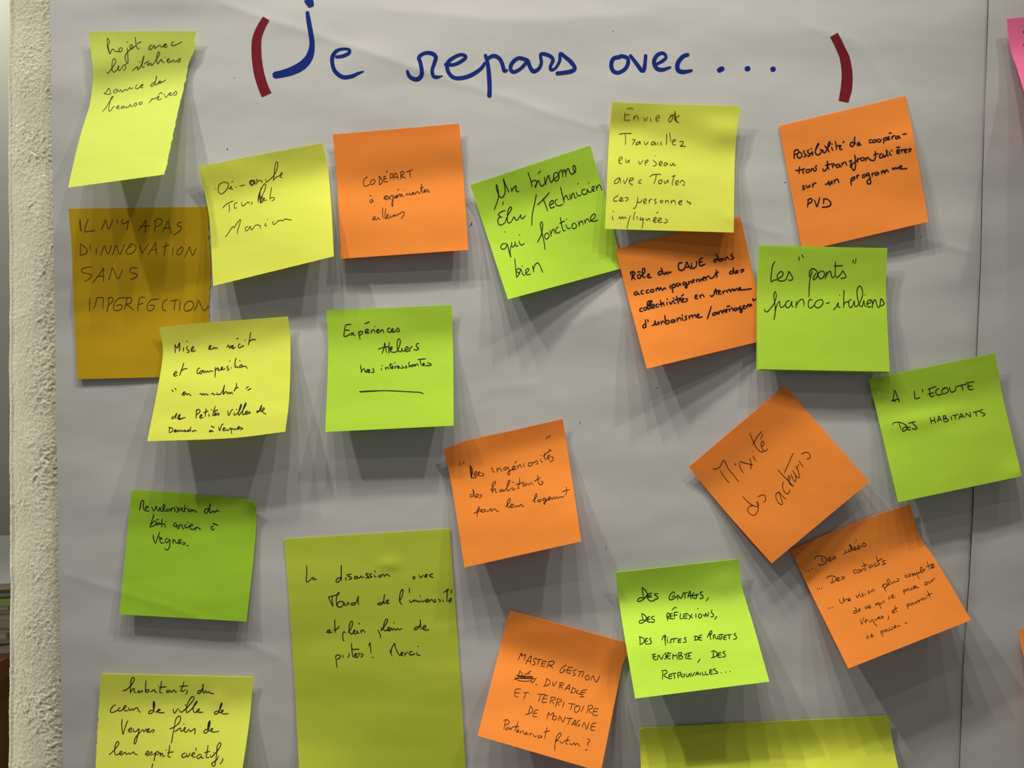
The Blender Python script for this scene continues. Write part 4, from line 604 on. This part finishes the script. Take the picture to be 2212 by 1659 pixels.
note('demarche', "lime-yellow note starting 'Démarche', tilted left, overlapping the mustard note", 'lime_yellow_note_b', C_YEL2,
     (428.4, 360), (696.5, 309), (721.3, 553.6), (460.4, 617.8), base=1.4, lift=(6, 9), v0=0.26, w=0.10, arch=2.3,
     left=[(445.9, 435), (452.8, 479)], right=[(706.4, 351.7), (714.4, 429)], top=[(560, 334.5)])
note('codepart', "orange note reading CODÉPART à expérimenter ailleurs", 'orange_note', C_ORG,
     (718.7, 290.5), (992, 267.3), (1011.5, 539.7), (736.6, 559), base=0.6, lift=(4, 5.5), v0=0.4, w=0.03, left=[(727.4, 385.4)], right=[(1002.2, 395)],
     bumps=[(0.5, 0.2, 0.5, 0.16, 0.3)])
note('binome', "green note 'Un binôme Élu / Technicien qui fonctionne bien', tilted, right corner under another", 'green_note', C_GRN,
     (1016, 399.8), (1275, 314), (1346, 579), (1097.2, 646.7), base=0.4, lift=(9, 0.7), v0=0.28, w=0.06, arch=2.4, right=[(1306, 421.5)])
note('role', "orange note 'Rôle du CAUE dans accompagnement des collectivités', tucked under two notes", 'orange_note', C_ORG,
     (1330, 538.5), (1598.4, 468), (1656, 734), (1397, 796.4), base=1.3, lift=(9.5, 0.8), v0=0.38, w=0.05,
     right=[(1612, 523), (1623.7, 578), (1636, 633)], left=[(1361, 660)])
note('possibilite', "orange note 'Possibilité de coopérations transfrontalières sur un programme PVD', nearly flat", 'orange_note', C_ORG,
     (1682.7, 272), (1955.9, 207.2), (2005.7, 479), (1733.5, 543), base=0.5, lift=(1.5, 6.0), v0=0.12, w=0.12, right=[(1972.3, 288)],
     bumps=[(1.0, 1.0, 0.35, 0.3, -1.4), (0.95, 0.35, 0.3, 0.12, 0.5)])
note('envie', "yellow note 'Envie de Travailler en réseau', overlapping the green and an orange note", 'lime_yellow_note_b', C_YEL2,
     (1322.4, 219.3), (1598.6, 229.2), (1585, 502.4), (1306.9, 494.4), base=1.6, lift=(4.5, 5), v0=0.27, w=0.06, arch=2.2,
     left=[(1315.9, 297.8)], right=[(1588.7, 320)], top=[(1390, 223.5)], bumps=[(0.95, 0.22, 0.22, 0.12, 1.2), (0.1, 0.2, 0.25, 0.1, -0.5)])
note('ponts_under', "green note almost hidden behind the 'Les ponts' note, lower and left rim showing", 'green_note', C_GRN,
     (1640.5, 531), (1916, 537), (1921.0, 806), (1634, 799.8), base=2.35, lift=(3.2, 3.7), v0=0.36, w=0.04, left=[(1635, 628.5)], right=[(1912.5, 619.4)], text=False, wave=0)
note('ponts', "green note reading Les \"ponts\" franco-italiens, covering an orange corner", 'green_note', C_GRN,
     (1639.5, 530), (1916.9, 536), (1921.9, 803), (1637.5, 797.5), base=2.75, lift=(3.6, 4.2), v0=0.36, w=0.04, left=[(1636.3, 628.5)], right=[(1913.8, 619.4)], wave=0.1)
note('ecoute', "green note A L'ECOUTE DES HABITANTS, tilted, crossing the sheets' seam", 'green_note', C_GRN,
     (1876.5, 819.2), (2149.5, 762.7), (2207, 1028.5), (1940.2, 1085), base=2.0, lift=(6.5, 4.5), v0=0.26, w=0.06,
     left=[(1895.9, 897.7)], right=[(2166, 855.5)], bumps=[(0.35, 0.40, 0.3, 0.07, 0.7), (0.98, 0.98, 0.12, 0.1, 0.8)])
note('recit', "yellow note 'Mise en récit et composition en marchant', overlapping the mustard note", 'lime_yellow_note_b', C_YEL2,
     (343.2, 707), (622, 683.6), (616.2, 932.5), (317.9, 953.2), base=1.5, lift=(12, 10.5), v0=0.20, w=0.07,
     left=[(351, 745), (351, 775), (338, 853.5)], right=[(627.3, 740), (624.6, 862.3)], bottom=[(502.3, 946.2)], top=[(455, 696.5)])
note('experiences', "green note 'Expériences Ateliers très intéressantes' with an underline", 'green_note', C_GRN,
     (704.8, 670.8), (975.8, 659), (980, 919.5), (702.7, 933), base=0.7, lift=(8, 9), v0=0.30, w=0.08, left=[(709, 758.5)], right=[(978.8, 758.5)])
note('ingeniosites', "orange note 'Les ingéniosités des habitants pour leur logement'", 'orange_note', C_ORG,
     (959.2, 971.3), (1215.4, 905), (1255.8, 1169.5), (1003.3, 1225.9), base=0.7, lift=(9.5, 12), v0=0.16, w=0.09,
     left=[(976.6, 1055.8)], right=[(1237, 1043.5)], top=[(1011.5, 951.2), (1103.7, 930.7)], bumps=[(0.2, 0.1, 0.25, 0.15, 0.8)])
note('idees', "orange note starting 'Des idées, Des contacts', tilted, bottom lifted off the sheet", 'orange_note', C_ORG,
     (1708, 1188), (1966, 1088.7), (2098, 1339.5), (1832.4, 1444.2), base=0.7, lift=(16, 13), v0=0.30, w=0.04,
     left=[(1734.4, 1245)], right=[(1986, 1155.6), (2020.7, 1208)], top=[(1837.4, 1133)])
note('mixite', "orange note reading Mixité des acteurs, turned like a diamond", 'orange_note', C_ORG,
     (1488, 1008.5), (1694.7, 833.6), (1878, 1041), (1667, 1217), base=0.8, lift=(6.5, 5.5), v0=0.26, w=0.06, left=[(1530.6, 1061.6), (1583.7, 1124)])
note('revalorisation', "green note 'Revalorisation du bâti ancien à Veynes', top right corner bent", 'leaf_green_note', (0.43, 0.73, 0.045),
     (284.4, 1057.4), (549.5, 1084.4), (532.2, 1342.8), (257.7, 1327), base=0.6, lift=(3.6, 3.0), v0=0.1, w=0.12,
     top=[(432.9, 1068), (510, 1075.7), (529.3, 1078.6)], right=[(554.4, 1103.6), (548.6, 1194.3)], bumps=[(1.05, -0.05, 0.2, 0.14, 3.0)])
note('discussion', "large olive-green sheet note starting 'La discussion avec', lying flat left of centre at the bottom", 'olive_note', C_OLV,
     (613.9, 1164.2), (971.6, 1142), (1010, 1722), (649, 1725), base=0.5, lift=(1.4, 0.5), v0=0.4, w=0.1, arch=0,
     left=[(634.3, 1440), (645.8, 1659)], right=[(993.9, 1460), (1006, 1659)], bumps=[(0.62, 0.12, 0.06, 0.02, 0.5), (0.0, 1.0, 0.35, 0.16, 4.0)], nv=70)
note('habitants', "yellow note starting 'habitants du cœur de ville', torn left edge, bottom left", 'lime_yellow_note_c', (0.88, 0.95, 0.13),
     (220, 1455), (547, 1462.3), (512, 1735), (200, 1730), base=0.7, lift=(8, 14), v0=0.22, w=0.09,
     left=[(215.8, 1491.5), (206.3, 1659)], right=[(540.5, 1543), (524, 1659)], torn='left', bumps=[(0.78, 0.19, 0.04, 0.06, 0.35)])
note('master', "orange note MASTER GESTION DURABLE ET TERRITOIRE DE MONTAGNE, tilted right", 'orange_note', C_ORG,
     (1101, 1318.4), (1351.3, 1387.8), (1298, 1667), (1031.6, 1589.3), base=0.6, lift=(18, 18), v0=0.30, w=0.04,
     right=[(1353.4, 1413), (1345, 1436)], bumps=[(0.85, 0.3, 0.06, 0.3, 0.4)])
note('contacts', "bright green note DES CONTACTS, DES RÉFLEXIONS, covering an orange corner", 'bright_green_note', (0.66, 0.98, 0.095),
     (1329.6, 1236.6), (1596.2, 1207.3), (1662, 1472.4), (1372, 1509), base=0.8, lift=(16.5, 16.5), v0=0.25, w=0.05, arch=2.8,
     left=[(1341, 1325.4)], right=[(1600.7, 1257.9), (1628.6, 1354)], bumps=[(0.85, 0.2, 0.2, 0.1, 0.6)])
note('blank', "large blank yellow-green note cut off by the bottom edge", 'yellow_green_note', (0.74, 0.82, 0.08),
     (1381.7, 1576), (1922, 1546.3), (1965, 1755), (1388, 1760), base=0.6, lift=(14, 16), v0=0.30, w=0.07,
     left=[(1384.4, 1659)], right=[(1923.6, 1576), (1940.4, 1659)], top=[(1384, 1573), (1396, 1572)], bumps=[(0.63, 0.35, 0.05, 0.3, -0.8), (0.9, 0.3, 0.1, 0.2, 0.6)], text=False, nu=60)
note('pink', "pink note at the right edge of the picture, curling off the sheet", 'pink_note', C_PNK,
     (2175, 41), (2440, 12), (2500, 262), (2250, 300), base=2.0, lift=(24, 20), v0=0.28, w=0.1,
     left=[(2178.6, 78), (2183.6, 108), (2197, 148), (2212, 196)])
note('orange_edge', "orange note just showing at the right edge, below the pink one", 'orange_note', C_ORG,
     (2204.7, 1358), (2450, 1340), (2500, 1580), (2262, 1600), base=1.6, lift=(22, 20), v0=0.12, w=0.08, left=[(2205, 1390), (2212, 1417), (2236, 1500)], text=False)

# ------------------------------------------------------------------ bookcase with magazines seen past the pier
M_wood = new_mat('brown_wood', (0.20, 0.085, 0.03), 0.5, grain=0.25, grain_scale=25, bump=0.1, bump_scale=60)
M_page = new_mat('magazine_pages', (0.62, 0.60, 0.52), 0.8, bump=0)
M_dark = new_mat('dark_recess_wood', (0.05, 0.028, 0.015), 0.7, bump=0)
def Q(px, py, d):                     # point d metres behind the wall plane
    return P(px, py, -d)
top = Q(0, 1372, 0.30)
cx, cy, TH = top[0] - 0.12, 0.36, 0.018
bk = bpy.data.objects.new('bookcase', None); col.objects.link(bk); bk.location = (cx, cy, 0); ORIG['bookcase'] = Vector((cx, cy, 0))
tag(bk, 'brown wooden bookcase seen past the left corner of the plaster wall', 'bookcase')
ZT = top[2]
RZ = 0.0
def part(nm, c, s, m, par, rz=0.0):
    v, f = [], []; box(v, f, c, s, rz)
    return link(nm, v, f, m, par, smooth=False)
part('top_board', (cx, cy, ZT - TH / 2), (0.34, 0.30, TH), M_wood, bk)
part('side_panel', (cx + 0.155, cy, (ZT - TH) / 2), (0.02, 0.28, ZT - TH), M_wood, bk)
part('side_panel', (cx - 0.155, cy, (ZT - TH) / 2), (0.02, 0.28, ZT - TH), M_wood, bk)
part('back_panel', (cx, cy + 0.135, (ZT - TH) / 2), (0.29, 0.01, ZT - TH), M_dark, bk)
for k in range(3):
    part('shelf', (cx, cy - 0.003, 0.08 + k * 0.38), (0.29, 0.266, 0.018), M_wood, bk)
covers = [((0.40, 0.42, 0.44), 'grey-blue'), ((0.12, 0.10, 0.07), 'dark brown'), ((0.30, 0.25, 0.16), 'tan'), ((0.60, 0.56, 0.48), 'cream'), ((0.62, 0.58, 0.50), 'off-white'),
          ((0.80, 0.32, 0.06), 'orange'), ((0.22, 0.21, 0.18), 'dark grey'), ((0.28, 0.50, 0.06), 'green'), ((0.24, 0.24, 0.22), 'slate grey'), ((0.62, 0.10, 0.05), 'red'), ((0.55, 0.56, 0.54), 'pale grey')]
z = ZT
random.seed(4)
for k, (c, nm) in enumerate(covers):
    t = 0.0052 if k > 4 else 0.0068
    ang = 0.30 + random.uniform(-0.10, 0.10)
    mx, my = cx + 0.045 + random.uniform(-0.003, 0.003), cy - 0.01
    m = new_mat('cover_' + nm.replace(' ', '_').replace('-', '_'), c, 0.35, bump=0, spec=0.4)
    r = bpy.data.objects.new('magazine', None); col.objects.link(r); r.location = (mx, my, z); ORIG[r.name] = Vector((mx, my, z))
    where = 'lowest of the stack' if k == 0 else ('topmost of the stack' if k == len(covers) - 1 else 'in the stack on the bookcase')
    tag(r, '%s magazine %s' % (nm, where if k else 'lowest of the stack on the bookcase'), 'magazine', 'magazines stacked on the bookcase')
    part('back_cover', (mx, my, z + 0.0004), (0.19, 0.25, 0.0008), m, r, ang)
    part('page_block', (mx, my, z + t / 2), (0.185, 0.246, t - 0.0016), M_page, r, ang)
    part('front_cover', (mx, my, z + t - 0.0004), (0.19, 0.25, 0.0008), m, r, ang)
    part('spine', (mx + 0.0945 * math.cos(ang), my + 0.0945 * math.sin(ang), z + t / 2), (0.001, 0.25, t - 0.0001), m, r, ang)
    z += t
